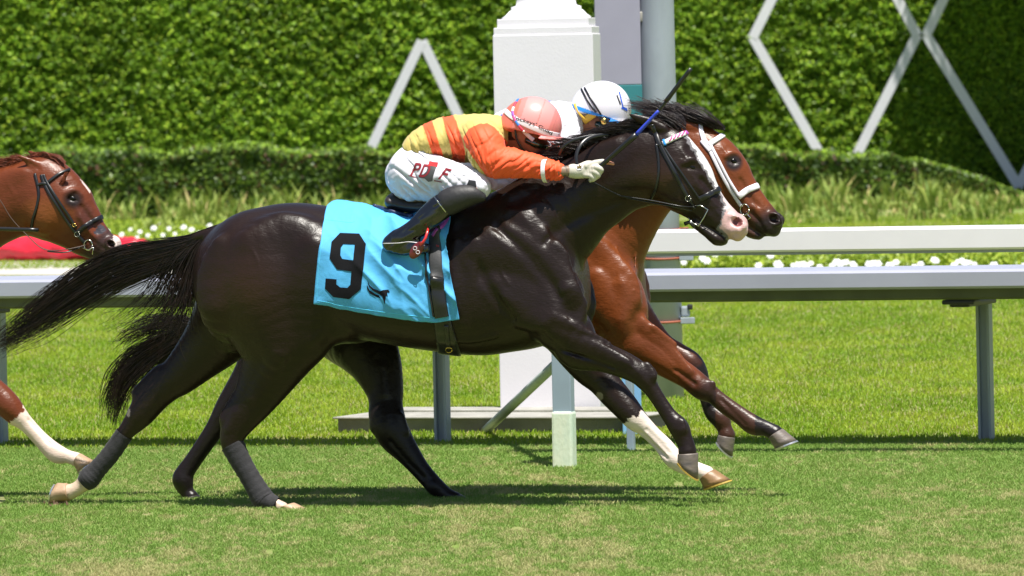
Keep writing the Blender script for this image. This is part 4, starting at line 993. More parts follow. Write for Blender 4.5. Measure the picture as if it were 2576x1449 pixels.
    tail_hair(fr, -.03, 'tail', [
        ([(640,640),(540,790),(460,796),(390,800),(330,822),(290,850)], [(650,680),(540,850),(450,850),(380,850),(330,866),(300,880)], 200, dict(jit=16, early=.5, wav=16)),
        ([(640,650),(540,800),(450,815),(350,860),(290,910),(268,970),(268,1020)], [(650,720),(545,880),(470,880),(410,915),(350,965),(312,1020),(292,1085)], 620, dict(jit=13, early=.5, wav=12))], M['hairA'], t)
    S = []
    for i in range(520):
        r = random.Random(3000+i); s = r.random(); x = 1825-s*130; y = 318-s*14+r.random()*10; L_ = r.uniform(70, 190)*(1-.25*s); up_ = r.uniform(5, 40)
        pts = [(x, y), (x-L_*.3, y-16-up_*.25), (x-L_*.65, y-26-up_*.6), (x-L_, y-32-up_*.8+r.uniform(-8, 12))]; l = r.uniform(-.07, .05)
        S.append(([fr.L(a, b, l*min(1, j/5+.3)) for j, (a, b) in enumerate(spline(pts, 4))], .0018*r.uniform(.6, 1.5)))
    S += mane_locks(fr, [(1500,395),(1600,340),(1700,310)], 12, (60, 100), 10, 0, 41, per=36)
    hair('mane', S, M['hairA'], t)
    return t, R
M['hoofK'] = mat('black_hoof', (.02,.016,.015), .5, var=.2)
HB, RUNB = horseB()
FC_ = Frame(100, 31.45, math.radians(-17))
def horseC():
    fr = FC_; DX = -1577; lo = fr.L(60+DX, 1320, 0); hi = fr.L(330, 370, 0)
    R = Runner(fr, (lo[0], -.40, -.03), (hi[0]+.08, .40, hi[2]+.03), .006)
    R.trunk(sh(TRUNK, DX, 20)); R.limb([(1425+DX,710,40,0,2.6),(1440+DX,780,30,0,3.2)], .06, 1)
    R.limb([(-250,650,150,0,.78),(-180,600,135,0,.68),(-100,560,112,0,.58),(-30,527,98,0,.54),(40,500,92,0,.54),(85,480,84,0,.56)], .05)
    R.limb([(100,478,78,0,.62),(112,506,92,0,.66),(150,527,86,0,.62),(186,556,72,0,.62),(212,585,58,0,.62),(238,605,47,0,.62),(262,620,36,0,.66),(275,622,30,0,.8)], .04)
    R.limb([(118,440,48,0,.85),(150,464,50,0,.9),(190,500,42,0,.85)], .03)
    K1 = [(-190,800,80,-.13,.75),(-165,870,66,-.14,.75),(-110,920,52,-.14,.75),(-55,962,42,-.14,.78),(-5,998,37,-.13,.85),(22,1022,33,-.13,.95),(44,1046,27,-.13,.85),(66,1066,21,-.13,.75),(98,1100,20,-.13,.75),(126,1128,23,-.13,.85),(145,1142,24,-.13,.85),(170,1148,17,-.13,.85),(192,1155,18,-.13,.95)]
    K2 = sh([(1395,745,78,.13,.75),(1400,800,74,.14,.75),(1455,873,52,.14,.72),(1513,896,38,.14,.75),(1570,918,34,.14,.8),(1624,955,29,.13,.95),(1656,1004,19,.13,.75),(1683,1045,19,.13,.75),(1708,1075,24,.13,.85),(1720,1100,19,.13,.85),(1730,1135,23,.13,.95)], DX-230, 10)
    K3 = sh([(640,650,118,-.10,.85),(655,730,138,-.12,.72),(688,812,118,-.13,.66),(702,872,96,-.13,.66),(676,938,74,-.13,.62),(640,1002,56,-.13,.6),(606,1052,43,-.13,.62),(587,1088,34,-.13,.68),(606,1160,25,-.13,.75),(636,1212,24,-.13,.75),(660,1252,27,-.13,.85),(712,1275,13,-.13,1.2)], DX, 10)
    K4 = sh([(640,700,130,.10,.8),(600,770,110,.12,.7),(550,840,84,.13,.66),(505,890,66,.13,.62),(455,940,52,.13,.6),(392,992,42,.13,.62),(338,1062,28,.13,.7),(278,1142,21.5,.13,.75),(224,1203,26,.13,.85),(190,1231,18,.13,.95)], DX, 10)
    for k in (K1, K2, K3, K4): R.limb(k, .035)
    R.muscle([(60,440),(20,455),(-30,480)], [14,26,18], .008, .04); R.muscle([(110,540),(130,510)], [44,44], .007, .04)
    R.muscle([(198,545),(222,580),(234,596)], [7,6,4], .006, .012); R.muscle([(162,488),(174,480),(188,480),(200,490)], [6,8,7,4], .009, .010)
    R.groove([(172,500),(184,501),(194,503)], [5,8,4], .003, .006); R.groove([(205,520),(226,552),(246,582)], 6, .004, .014)
    for g in ([(212,598),(232,618),(250,632)], [(222,590),(242,612),(262,626)]): R.groove(g, 3, .002, .010, both=False)
    R.limb([(200,612,18,0,1.7),(222,626,17,0,1.6),(240,634,13,0,1.6)], .012, 2); R.limb([(284,612,20,0,1.3)]*2, .012, 1); nostril(R, 281, 613, 11, 9, .3)
    R.groove([(205,618),(225,626),(245,640)], 3, .001, .006)
    for vein in ([(190,525),(210,560),(228,590)], [(160,560),(185,590),(210,606)], [(20,460),(40,500),(30,540)], [(140,430),(152,446)]): R.muscle(vein, 2.6, .003, .006, 1.0, both=False)
    R.groove([(70,1055),(100,1085),(128,1115)], 4.5, .005, .008, both=False); R.groove([(60,1070),(92,1108),(118,1138)], 3, .003, .008, both=False)
    ear(R, (112,425), (46,391), -.045, -.075, 15, (84,412)); ear(R, (122,415), (71,380), .045, .07, 14, (96,396))
    R.groove([(62,401),(80,412),(98,424)], [2,4,4], .001, .006, both=False)
    t = empty('horse', fr.o, fr.yaw, label='chestnut horse with black bridle entering the picture at the left edge', cat='horse')
    def paint(V, X, Y):
        n = len(V); c = np.tile(np.array((.125,.030,.010)), (n, 1)); y = V[:, 1]; nz = vnoise(X, Y, 12, 7)-.5
        def mixin(m, col): nonlocal c; m = np.clip(m, 0, 1)[:, None]; c = c*(1-m)+np.asarray(col)*m
        mixin(1-(((X-115)/80)**2+((Y-545)/60)**2), (.21,.062,.015)); mixin((X*.7+Y*.7-577+nz*14)/24*np.where(X > 150, 1, 0), (.045,.022,.020))
        mixin((1.4-(((X-184)/26)**2+((Y-502)/24)**2))*.9, (.018,.009,.008)); mixin(1-(((X-215)/30)**2+((Y-545)/40)**2), (.07,.02,.011))
        m = ((X-252)/17)**2+((Y-578)/12)**2+nz*1.6 < .9; c[m] = (.045,.040,.050)
        for poly in ([(200,450),(206,454),(228,480),(226,486),(214,470)], [(243,505),(252,520),(264,548),(275,566),(272,570),(260,550)], [(286,588),(300,598),(320,620),(290,622),(284,600)]): c[pip(X+nz*2, Y, poly)] = (.62,.50,.46)
        s = (Y > 985) & (y < 0) & (X > 0) & ((X-52)*.8+(Y-1035)*.55+nz*20 > 0); c[s] = (.66,.52,.44); c[(Y > 1120) & (y > 0)] = (.6,.48,.4)
        return c
    R.build('body', M['coatC'], t, paint); eye(fr, R, 183, 499, .0165, t, .70)
    hoof(fr, t, (201,1140), (188,1171), (196,1191), (238,1160), -.13, .042, M['hoofP'], M['shoe'])
    S = []
    S += mane_locks(fr, [(-200,470),(-100,440),(0,418),(60,410),(105,402)], 26, (50, 90), 10, 0, 51, per=40, side=-.02, droop=22)
    for i in range(260):
        r = random.Random(8000+i); x = 158+r.uniform(-30, 8); y = 402+r.uniform(-4, 18)-(158-x)*.18; L_ = r.uniform(25, 70); l = r.uniform(-.04, .04)
        pts = [(x, y+6), (x-L_*.3, y-8), (x-L_*.7, y-12), (x-L_, y-6)]; S.append(([fr.L(a, b, l) for a, b in spline(pts, 4)], .0018*r.uniform(.6, 1.3)))
    for i in range(60):
        r = random.Random(8600+i); x = 170+r.uniform(-6, 4); y = 432; l = -.06; pts = [(x, y), (x-6, y+12), (x-12+r.uniform(-3, 3), y+24), (x-18, y+36+r.uniform(-6, 6))]
        S.append(([fr.L(a, b, -.075-.01*r.random()) for a, b in spline(pts, 4)], .0016))
    hair('mane', S, M['hairC'], t)
    return t, R
HC, RUNC = horseC()
# ================================================================== RIDERS AND TACK
class Surf:
    """a garment or a body part: distance field -> mesh, with its own ray target"""
    def __init__(s, fr, lo, hi, h=.0045): s.fr = fr; s.f = Field(lo, hi, h)
    def rows(s, rows, k=.03, n=4, grow=0.0): s.f.tube(rows_px(s.fr, rows, grow), k, n)
    def clip(s, p, q, k=.006):
        """keep what lies left of p->q as seen in the picture (screen y down)"""
        a, b = s.fr.L(*p, 0), s.fr.L(*q, 0); dx, dz = b[0]-a[0], b[2]-a[2]; L = math.hypot(dx, dz)
        D = ((s.f.ax[0][:, None]-a[0])*dz-(s.f.ax[2][None, :]-a[2])*dx)/L
        s.f.F = np.maximum(s.f.F, D[:, None, :].astype(np.float32))
    def ball(s, px, py, l, r, k=.02, sub=False, rot=0): c = s.fr.L(px, py, l); s.f.ball(c, r, k, sub, rot)
    def build(s, name, mt, parent, paint=None, smooth=3, disp=None):
        V, Q = s.f.mesh(smooth); X, Y = s.fr.px(V)
        if disp is not None:
            c = V.copy(); V = V+disp(V, X, Y)
        o = mesh_np(name, V, Q, mt, parent, True, None if paint is None else paint(V, X, Y)); s.bvh = BVHTree.FromPolygons([tuple(v) for v in V.tolist()], Q.tolist()); return o
    def hit(s, px, py): o, d = s.fr.ray(px, py); h = s.bvh.ray_cast(o, d); return h[0], h[1]
def ridge(u, v, cell, seed): return (1-np.abs(2*vnoise(u, v, cell, seed)-1))**1.8
M['silk'] = mat('silk', rough=.58, spec=.3, vcol=True, bump=.22, bscale=26, bdist=.01, bump2=.12, b2scale=9, sheen=.15)
M['breech'] = mat('white_breeches', rough=.55, spec=.35, vcol=True, bump=.16, bscale=22, bdist=.01, bump2=.1, b2scale=9)
M['boot'] = mat('black_patent_boot', (.006,.006,.008), .14, spec=.6, coat=.6, bump=.3, bscale=18, bdist=.008)
M['knee'] = mat('black_knee_pad', (.016,.015,.017), .55, bump=.15, bscale=60)
M['helm'] = mat('helmet_cover', rough=.30, spec=.5, vcol=True, bump=.06, bscale=300, bdist=.001)
M['skin'] = mat('skin', rough=.5, spec=.4, vcol=True, bump=.08, bscale=90, bdist=.003)
M['gog'] = mat('goggle_lens', (.012,.03,.014), .06, spec=.8, coat=1)
M['glove'] = mat('pale_glove', (.55,.52,.45), .55, var=.10, vscale=20, bump=.3, bscale=45, bdist=.004)
M['whiteband'] = mat('white_strap', (.72,.68,.72), .5, bump=.1, bscale=200)
M['ink'] = mat('black_print', (.015,.015,.018), .6)
M['maroon'] = mat('dark_red_print', (.22,.01,.02), .6)
M['redp'] = mat('bright_red', (.62,.03,.03), .35, coat=.4)
M['cyan'] = mat('cyan_cloth', (.075,.375,.70), .75, var=.05, vscale=6, bump=.12, bscale=160, bdist=.002, bump2=.1, b2scale=12)
M['felt'] = mat('tan_felt', (.55,.36,.12), .95, bump=.3, bscale=200)
M['purple'] = mat('purple_cloth', (.36,.07,.42), .6)
M['navy'] = mat('navy_pad', (.02,.03,.08), .5)
M['brown'] = mat('dark_brown_leather', (.022,.015,.015), .45, bump=.15, bscale=50)
M['gold'] = mat('brass', (.65,.45,.12), .25, metal=1)
M['yellow'] = mat('yellow_strap', (.70,.42,.04), .6)
M['blue'] = mat('blue_grip', (.03,.06,.55), .5, bump=.3, bscale=120, bdist=.002)
M['sky'] = mat('bright_blue', (.02,.25,.72), .5)
M['pinkr'] = mat('pink_ribbon', (.72,.06,.28), .5)
M['whitestrap'] = mat('white_bridle', (.74,.70,.78), .5, bump=.3, bscale=220, bdist=.002)
def rider(fr, dx, dy, label, jac, breech, helm, head=(0, 0), jacket_rows=None, near_arm=None):
    """crouched rider; dx, dy move the traced figure in the picture"""
    o = lambda rows: sh(rows, dx, dy)
    lo = fr.L(940+dx, 665+dy, 0); hi = fr.L(1600+dx, 225+dy, 0); lo = (lo[0]-.06, -.42, lo[2]-.02); hi = (hi[0]+.12, .42, hi[2]+.03)
    t = empty('person', fr.o, fr.yaw, label=label, cat='person')
    hx, hy = head
    # -------- body (one continuous skin, mostly inside the clothes)
    B = Surf(fr, lo, hi, .005)
    B.rows(o([(1045,430,44,0,1.7),(1090,385,42,0,1.6),(1150,358,44,0,1.7),(1215,352,44,0,1.8),(1262,342,28,0,1.3)]))
    B.rows([(1262+dx,342+dy,28,0,1.2),(1290+dx+hx,350+dy+hy,30,0,1.0),(1315+dx+hx,345+dy+hy,40,0,.95)], .02)
    B.rows([(1316+dx+hx,332+dy+hy,46,0,.95),(1336+dx+hx,350+dy+hy,39,0,.98),(1348+dx+hx,370+dy+hy,27,0,1.05),(1350+dx+hx,386+dy+hy,17,0,1.2)], .02)
    H_ = lambda x, y: (x+dx+hx, y+dy+hy)
    B.rows([(*H_(1366,366),6,0,1),(*H_(1374,380),7,0,1.1)], .008, 1)                     # nose
    B.rows([(*H_(1366,392),6,0,2.2),(*H_(1362,397),5,0,2.2)], .008, 1); B.rows([(*H_(1346,396),12,0,1.3)]*2, .015, 1)
    for g in (-1, 1):
        B.rows([(*H_(1305,330),7,g*.070,.5),(*H_(1302,340),8,g*.074,.45),(*H_(1306,351),5,g*.070,.5)], .006, 2)   # ear
        B.ball(*H_(1304,340), g*.080, (.006,.006,.010), .004, True)
        B.rows([(*H_(1352,352),8,g*.03,1)]*2, .01, 1)
        s_ = -.205 if g < 0 else .19
        arm = [(1215,352,36,g*.17,.9),(1228,388,33,s_,.9),(1250,412,30,s_*1.06,.9),(1300,416,24,s_,.9),(1350,423,16,s_*.93,.9),(1405,430,14,s_*.85,.85),(1443,429,13,s_*.78,.75)]
        if g > 0: arm = [(1215,352,36,.17,.9),(1235,385,32,.19,.9),(1270,398,28,.20,.9),(1330,395,22,.17,.9),(1400,385,17,.13,.9),(1432,380,14,.11,.75)]
        B.rows(o(arm), .025)
        B.rows(o([(1050,440,44,g*.08,.9),(1110,450,40,g*.16,.9),(1165,460,33,g*.21,.9),(1203,474,26,g*.235,.95),(1160,500,24,g*.27,.95),(1100,524,22,g*.285,.95),(1050,568,18,g*.295,.9),(1020,598,17,g*.30,.9)]), .03)
        B.rows(o([(990,612,15,g*.30,.8),(1030,618,14,g*.30,.9),(1064,622,10,g*.30,1.1)]), .02, 2)
        hl = s_*.76 if g < 0 else .10; ox, oy = (0, 0) if g < 0 else (-12, -48)
        hand(B, fr, dx+ox, dy+oy, hl, g)
    def paint_skin(V, X, Y):
        c = np.tile(np.array((.36,.15,.085)), (len(V), 1)); X, Y = X-dx, Y-dy
        m = (X > 1385) & (X < 1444) & (Y > 405); tt = vnoise(X, Y, 3.2, 31) > .62; c[m] = (.25,.17,.12); c[m & tt] = (.09,.08,.07)
        c[(X > 1500) & (Y > 395) & (Y < 425)] = (.62,.27,.18)
        h = (X-hx < 1310) & (Y-hy < 352) & (Y-hy > 318) & (X-hx > 1278) & (np.abs(V[:, 1]) < .069); c[h] = (.012,.009,.008); return c
    B.build('body', M['skin'], t, paint_skin, disp=None)
    # -------- breeches
    S = Surf(fr, lo, hi, .0045)
    S.rows(o([(1052,428,62,0,1.55),(1056,412,58,0,1.6),(1085,392,44,0,1.9)]), .03)
    for g in (-1, 1): S.rows(o([(1040,442,69,g*.075,.95),(1062,447,64,g*.095,.95),(1110,451,54,g*.165,.9),(1160,458,43,g*.205,.9),(1190,462,37,g*.225,.9),(1204,472,31,g*.238,.9)]), .03)
    def fold_b(V, X, Y):
        u = (X*.75+Y*.65); v = (-X*.65+Y*.75); d = .017*ridge(u/3.6, v, 16, 41)*np.clip((1160+dx-X)/80, .25, 1)+.004*ridge(u, v/2.5, 15, 42)
        out = np.zeros_like(V); out[:, 1] = -np.sign(V[:, 1]+1e-6)*d; out[:, 2] = .3*d; return out
    S.build('breeches', M['breech'], t, lambda V, X, Y: np.tile(np.array(breech), (len(V), 1)), disp=fold_b); t_b = S
    # -------- silks
    J = Surf(fr, lo, hi, .0035)
    J.rows(o([(1050,388,40,0,1.95),(1064,374,47,0,1.85),(1098,362,57,0,1.65),(1142,352,60,0,1.65),(1190,349,61,0,1.75),(1232,344,55,0,1.85),(1258,334,42,0,1.5),(1272,332,31,0,1.3)]), .03)
    J.rows(o(near_arm or [(1205,345,46,-.15,.9),(1218,362,50,-.195,.9),(1228,392,49,-.215,.9),(1250,408,43,-.218,.92),(1292,412,38,-.205,.92),(1335,419,32,-.19,.95),(1372,426,27,-.18,.95),(1388,430,26,-.172,1),(1400,432,24,-.168,1)]), .025)
    J.rows(o([(1210,348,46,.15,.9),(1235,380,44,.19,.9),(1272,394,38,.20,.92),(1330,393,30,.17,.95),(1392,386,24,.135,1)]), .025)
    p_ = lambda x, y: (x+dx, y+dy)
    J.clip(p_(1012,358), p_(1072,401))
    def fold_j(V, X, Y):
        x, y = X-dx, Y-dy; sl = np.clip((x-1200)/60, 0, 1)
        u = x*.9-y*.4; v = x*.4+y*.9; d = (.009*ridge(u/1.0, v/5.5, 10, 51)+.007*ridge(x/1.0, y/4, 6, 57)*np.exp(-((y-392)/22)**2))*(1-sl)+.008*ridge((x+y*1.2)/1.1, (y-x)/5.0, 13, 53)*sl+.006*ridge(u, v, 36, 52)
        d += .004*np.sin((x-1350)*.5)*np.exp(-((x-1395)/16)**2)
        out = np.zeros_like(V); out[:, 1] = -np.sign(V[:, 1]+1e-6)*d*np.where(np.abs(V[:, 1]) > .03, 1, np.abs(V[:, 1])/.03); out[:, 2] = .5*d; return out
    J.build('silks', M['silk'], t, lambda V, X, Y: jac(V, X-dx, Y-dy), disp=fold_j)
    # -------- boots
    for g in (-1, 1):
        K = Surf(fr, lo, hi, .005); K.rows(o([(1212,496,12,g*.262,.9),(1186,491,25,g*.27,.9),(1152,498,33,g*.278,.85),(1128,508,34,g*.283,.8)]), .02)
        K.build('knee_pad', M['knee'], t)
        K = Surf(fr, lo, hi, .0045)
        K.rows(o([(1128,508,31,g*.284,.8),(1104,524,33,g*.287,.8),(1078,546,31,g*.292,.8),(1050,572,27,g*.297,.82),(1022,592,27,g*.30,.85),(1000,602,26,g*.30,.85),(986,610,23,g*.30,.85)]), .02)
        K.rows(o([(978,614,17,g*.30,.95),(1000,620,21,g*.30,.9),(1030,622,21,g*.30,.95),(1056,623,17,g*.30,1.15),(1070,624,13,g*.30,1.3)]), .015)
        def fold_k(V, X, Y):
            d = .005*ridge((X-dx)*.6+(Y-dy)*.8, ((X-dx)*-.8+(Y-dy)*.6)/2.5, 11, 61); out = np.zeros_like(V); out[:, 1] = -np.sign(V[:, 1])*d; return out
        K.build('boot', M['boot'], t, disp=fold_k)
        if g < 0:
            bt = [(963+dx,612+dy),(1000+dx,611+dy),(1030+dx,608+dy),(1060+dx,613+dy)]; strap(K, bt, .003, M['whiteband'], 'boot_seam', t, th=.001)
            strap(K, [(1092+dx,494+dy),(1108+dx,516+dy),(1122+dx,534+dy)], .004, M['whiteband'] if False else M['steel'], 'boot_seam', t, th=.001)
    # -------- helmet
    Hm = Surf(fr, fr.L(1235+dx+hx, 400+dy+hy, 0)+np.array((-.06,-.17,-.02)), fr.L(1455+dx+hx, 215+dy+hy, 0)+np.array((.08,.17,.03)), .004)
    Hm.ball(*H_(1341,316), 0, (.124,.104,.124)); Hm.ball(*H_(1325,318), 0, (.115,.100,.105), .03)
    Hm.clip(H_(1262,312), H_(1425,352))
    Hm.ball(*H_(1296,322), 0, (.050,.088,.040), .02, rot=-.5)
    Hm.rows([(*H_(1375,346),6,0,12),(*H_(1400,349),6,0,9),(*H_(1417,350),3.5,0,9)], .008, 1)
    Hm.clip(H_(1264,322), H_(1424,362))
    Hm.build('helmet', M['helm'], t, lambda V, X, Y: helm(V, X-dx-hx, Y-dy-hy))
    # goggles
    Gg = Surf(fr, fr.L(1290+dx+hx, 400+dy+hy, 0)+np.array((-.06,-.17,-.02)), fr.L(1430+dx+hx, 320+dy+hy, 0)+np.array((.08,.17,.03)), .004)
    Gg.rows([(*H_(1338,352),14,0,3.5),(*H_(1358,360),16,0,3.15),(*H_(1374,367),10,0,3.4)], .01, 3); Gg.build('goggles', M['gog'], t)
    strap_r = []
    for g in (-1,): pass
    return dict(t=t, body=B, breech=t_b, silks=J, helmet=Hm, gog=Gg, H=H_)
def hand(B, fr, dx, dy, l, g, grow=0.0, skip_tip=False):
    o = lambda rows: sh(rows, dx, dy); q = lambda rows, k=.006, n=3: B.f.tube(rows_px(fr, o(rows), grow), k, n)
    q([(1440,430,14,l,.8),(1458,430,17,l,.75),(1472,428,17,l,.75),(1484,424,14,l,.8)], .012)
    e = -.012 if g < 0 else .012
    ind = [(1478,418,7.5,l+e,1),(1497,410,6.5,l+e,1),(1516,407,6,l+e,1)]
    if not skip_tip: ind += [(1532,409,5.2,l+e,1),(1543,412,4.2,l+e,1)]
    q(ind)
    q([(1484,425,7,l+e,1),(1501,421,6.5,l+e*2.6,1),(1512,427,5.8,l+e*2.4,1),(1506,436,5,l+e*1.2,1)])
    q([(1480,433,7,l+e,1),(1496,432,6.3,l+e*2.6,1),(1505,440,5.6,l+e*2.4,1),(1497,447,4.8,l+e*1.2,1)])
    q([(1474,440,6.3,l+e,1),(1487,442,5.6,l+e*2.4,1),(1494,449,5,l+e*2.2,1),(1486,453,4.3,l+e,1)])
    q([(1462,420,8,l-e,1),(1478,412,7,l-e*2,1),(1494,413,6,l-e*2.2,1),(1505,420,5,l-e*1.6,1)])
ORG, YEL = np.array((.84,.105,.034)), np.array((.56,.44,.14))
def jacA(V, X, Y):
    c = np.tile(YEL, (len(V), 1)); n = len(V)
    for p in ([(1057,300),(1084,300),(1112,388),(1116,402),(1120,440),(1090,440),(1088,392)], [(1107,285),(1136,285),(1160,345),(1168,378),(1170,440),(1140,440),(1134,382)]): c[pip(X, Y, p)] = ORG
    hem = (Y > 391+(X-1088)*.02) & (Y < 395+(X-1088)*.02) & (X > 1088) & (X < 1170); c[hem] *= .7
    sl = pip(X, Y, [(1164,348),(1178,326),(1198,315),(1224,312),(1243,322),(1262,345),(1283,362),(1330,370),(1450,390),(1450,480),(1240,470),(1196,412),(1170,372)])
    c[sl & (V[:, 1] < 0)] = ORG; c[(V[:, 1] > .12) & (X > 1170)] = ORG; c[(X > 1283)] = ORG
    return c
def helmA(V, X, Y):
    c = np.tile(np.array((.76,.29,.28)), (len(V), 1)); a = (X-1341)+(Y-316)*.35
    pan = (a > 42)|(a < -38); c[pan] = (.72,.22,.20); c[a < -52] = (.68,.16,.11)
    seam = (np.abs(a-8) < 1.2)|(np.abs(a-52) < 1.0); c[seam] = (.6,.2,.18); return c
RA_ = rider(FA, 0, 0, 'jockey in orange and yellow silks, pink helmet and white breeches crouched on the dark horse', jacA, (.66,.64,.72), helmA)
def dress_A(r):
    t, Hm, J, Bq = r['t'], r['helmet'], r['silks'], r['breech']
    hb = strap(Hm, [(1272,279),(1285,291),(1305,304),(1335,319),(1370,332),(1411,342)], .022, M['whiteband'], 'helmet_band', t, th=.002)
    class W:  # shallow target just above the band
        hit = staticmethod(lambda x, y: (lambda q: (q[0]+q[1]*.003, q[1]) if q[0] is not None else q)(Hm.hit(x, y)))
    text_decal(W, "Jockeys' Guild", (1291,300), (1386,340), 8.5, M['ink'], 'lettering', t, lift=.0012, curve=-6)
    cols = [(.05,.2,.6),(.6,.05,.1),(.8,.8,.8),(.3,.1,.45),(.7,.1,.3)]; pts = spline([(1306,247),(1294,266),(1290,284),(1298,304),(1312,324),(1332,345)], 5)
    for i in range(0, len(pts)-3, 3):
        m_ = mat('strap_colour', cols[(i//3) % 5], .5); strap(Hm, [tuple(p) for p in pts[i:i+4]], .0105, m_, 'goggle_strap', t, th=.0045, n=3)
    f = r['body']; fr = FA
    # strap end and goggle hinge beside the ear
    P_ = [fr.L(x, y, l) for x, y, l in ((1318,330,-.092),(1330,342,-.090),(1342,352,-.085))]; V, Fq = sweep(P_, .009, 8, True, .25, (0,1,0)); mesh_np('goggle_strap', V, Fq, M['whiteband'], t)
    P_ = [fr.L(x, y, l) for x, y, l in ((1296,325,-.088),(1300,350,-.088),(1312,372,-.078),(1330,392,-.045))]; V, Fq = sweep(spline(P_, 4), .005, 6, True); mesh_np('chin_strap', V, Fq, M['leather'], t)
    S = Surf(fr, fr.L(1300,430,0)+np.array((0,-.15,0)), fr.L(1410,360,0)+np.array((0,.15,0)), .004); S.rows([(1352,400,13,0,1.8),(1368,394,11,0,1.6),(1374,392,6,0,1.5)], .01, 1); S.build('neck_gaiter', mat('orange_gaiter', (.75,.08,.03), .7), t)
    # cuff band with writing
    rows = rows_px(fr, [(1370,428,28.5,-.180,.97),(1377,429,28,-.178,.97)]); rows = [(a[0], a[1], a[2], a[3]+.004, a[4]) for a in rows]
    V = []; n = 36
    for a in rows:
        for k in range(n): w = 2*math.pi*k/n; V.append((a[0]-.12*a[3]*math.cos(w)*0, a[1]+a[3]*a[4]*math.sin(w), a[2]+a[3]*math.cos(w)))
    V = np.array(V); V[:n, 0] -= .003; V[n:, 0] += .003
    mesh_np('cuff_band', V, [(k, (k+1) % n, n+(k+1) % n, n+k) for k in range(n)], M['whiteband'], t)
    # glove on the near hand
    G_ = Surf(fr, fr.L(1425,480,0)+np.array((-.08,-.30,0)), fr.L(1530,385,0)+np.array((.10,.02,0)), .0028)
    l = -.205*.76; hand(G_, fr, 0, 0, l, -1, .0028, True); G_.rows([(1441,430,18,l,.85),(1449,430,18.5,l,.85)], .006, 1)
    G_.clip((1437,400), (1439,470)) if False else None
    G_.build('glove', M['glove'], t); decal(G_, [[(1449,414),(1456,410),(1464,413),(1467,420),(1462,427),(1453,428),(1447,422)]], M['whiteband'], 'glove_patch', t, .0015)
    decal(G_, [[(1452,424),(1452,416),(1456,419),(1458,413),(1461,418),(1464,415),(1463,424),(1458,422)]], M['gold'], 'glove_crest', t, .003)
    # lettering on the thigh
    text_decal(Bq, 'P', (1032,441), (1050,443), 33, M['maroon'], 'lettering', t, shear=.32, maxlen=5); text_decal(Bq, 'D', (1054,444), (1075,446), 32, M['maroon'], 'lettering', t, shear=.32, maxlen=5)
    text_decal(Bq, 'F', (1102,449), (1117,453), 31, M['maroon'], 'lettering', t, shear=.42, maxlen=5)
    decal(Bq, [[(1078,417),(1098,420),(1091,440),(1088,455),(1078,457),(1069,449),(1055,446),(1053,440),(1066,438),(1073,431)]], mat('boot_print_grey', (.05,.05,.05), .6), 'boot_emblem', t, .002)
    decal(Bq, [[(1080,406),(1103,409),(1100,420),(1077,417)]], M['redp'], 'emblem_top', t, .0028)
    for q in ([(1028,440),(1052,446),(1052,448),(1028,442.5)], [(1092,452),(1112,456),(1112,458),(1092,454.5)]): decal(Bq, [q], M['maroon'], 'underline', t, .002)
    # breech leg patch
    decal(Bq, [[(1180,452),(1197,455),(1199,470),(1174,466)]], M['ink'], 'knee_patch', t, .002)
dress_A(RA_)
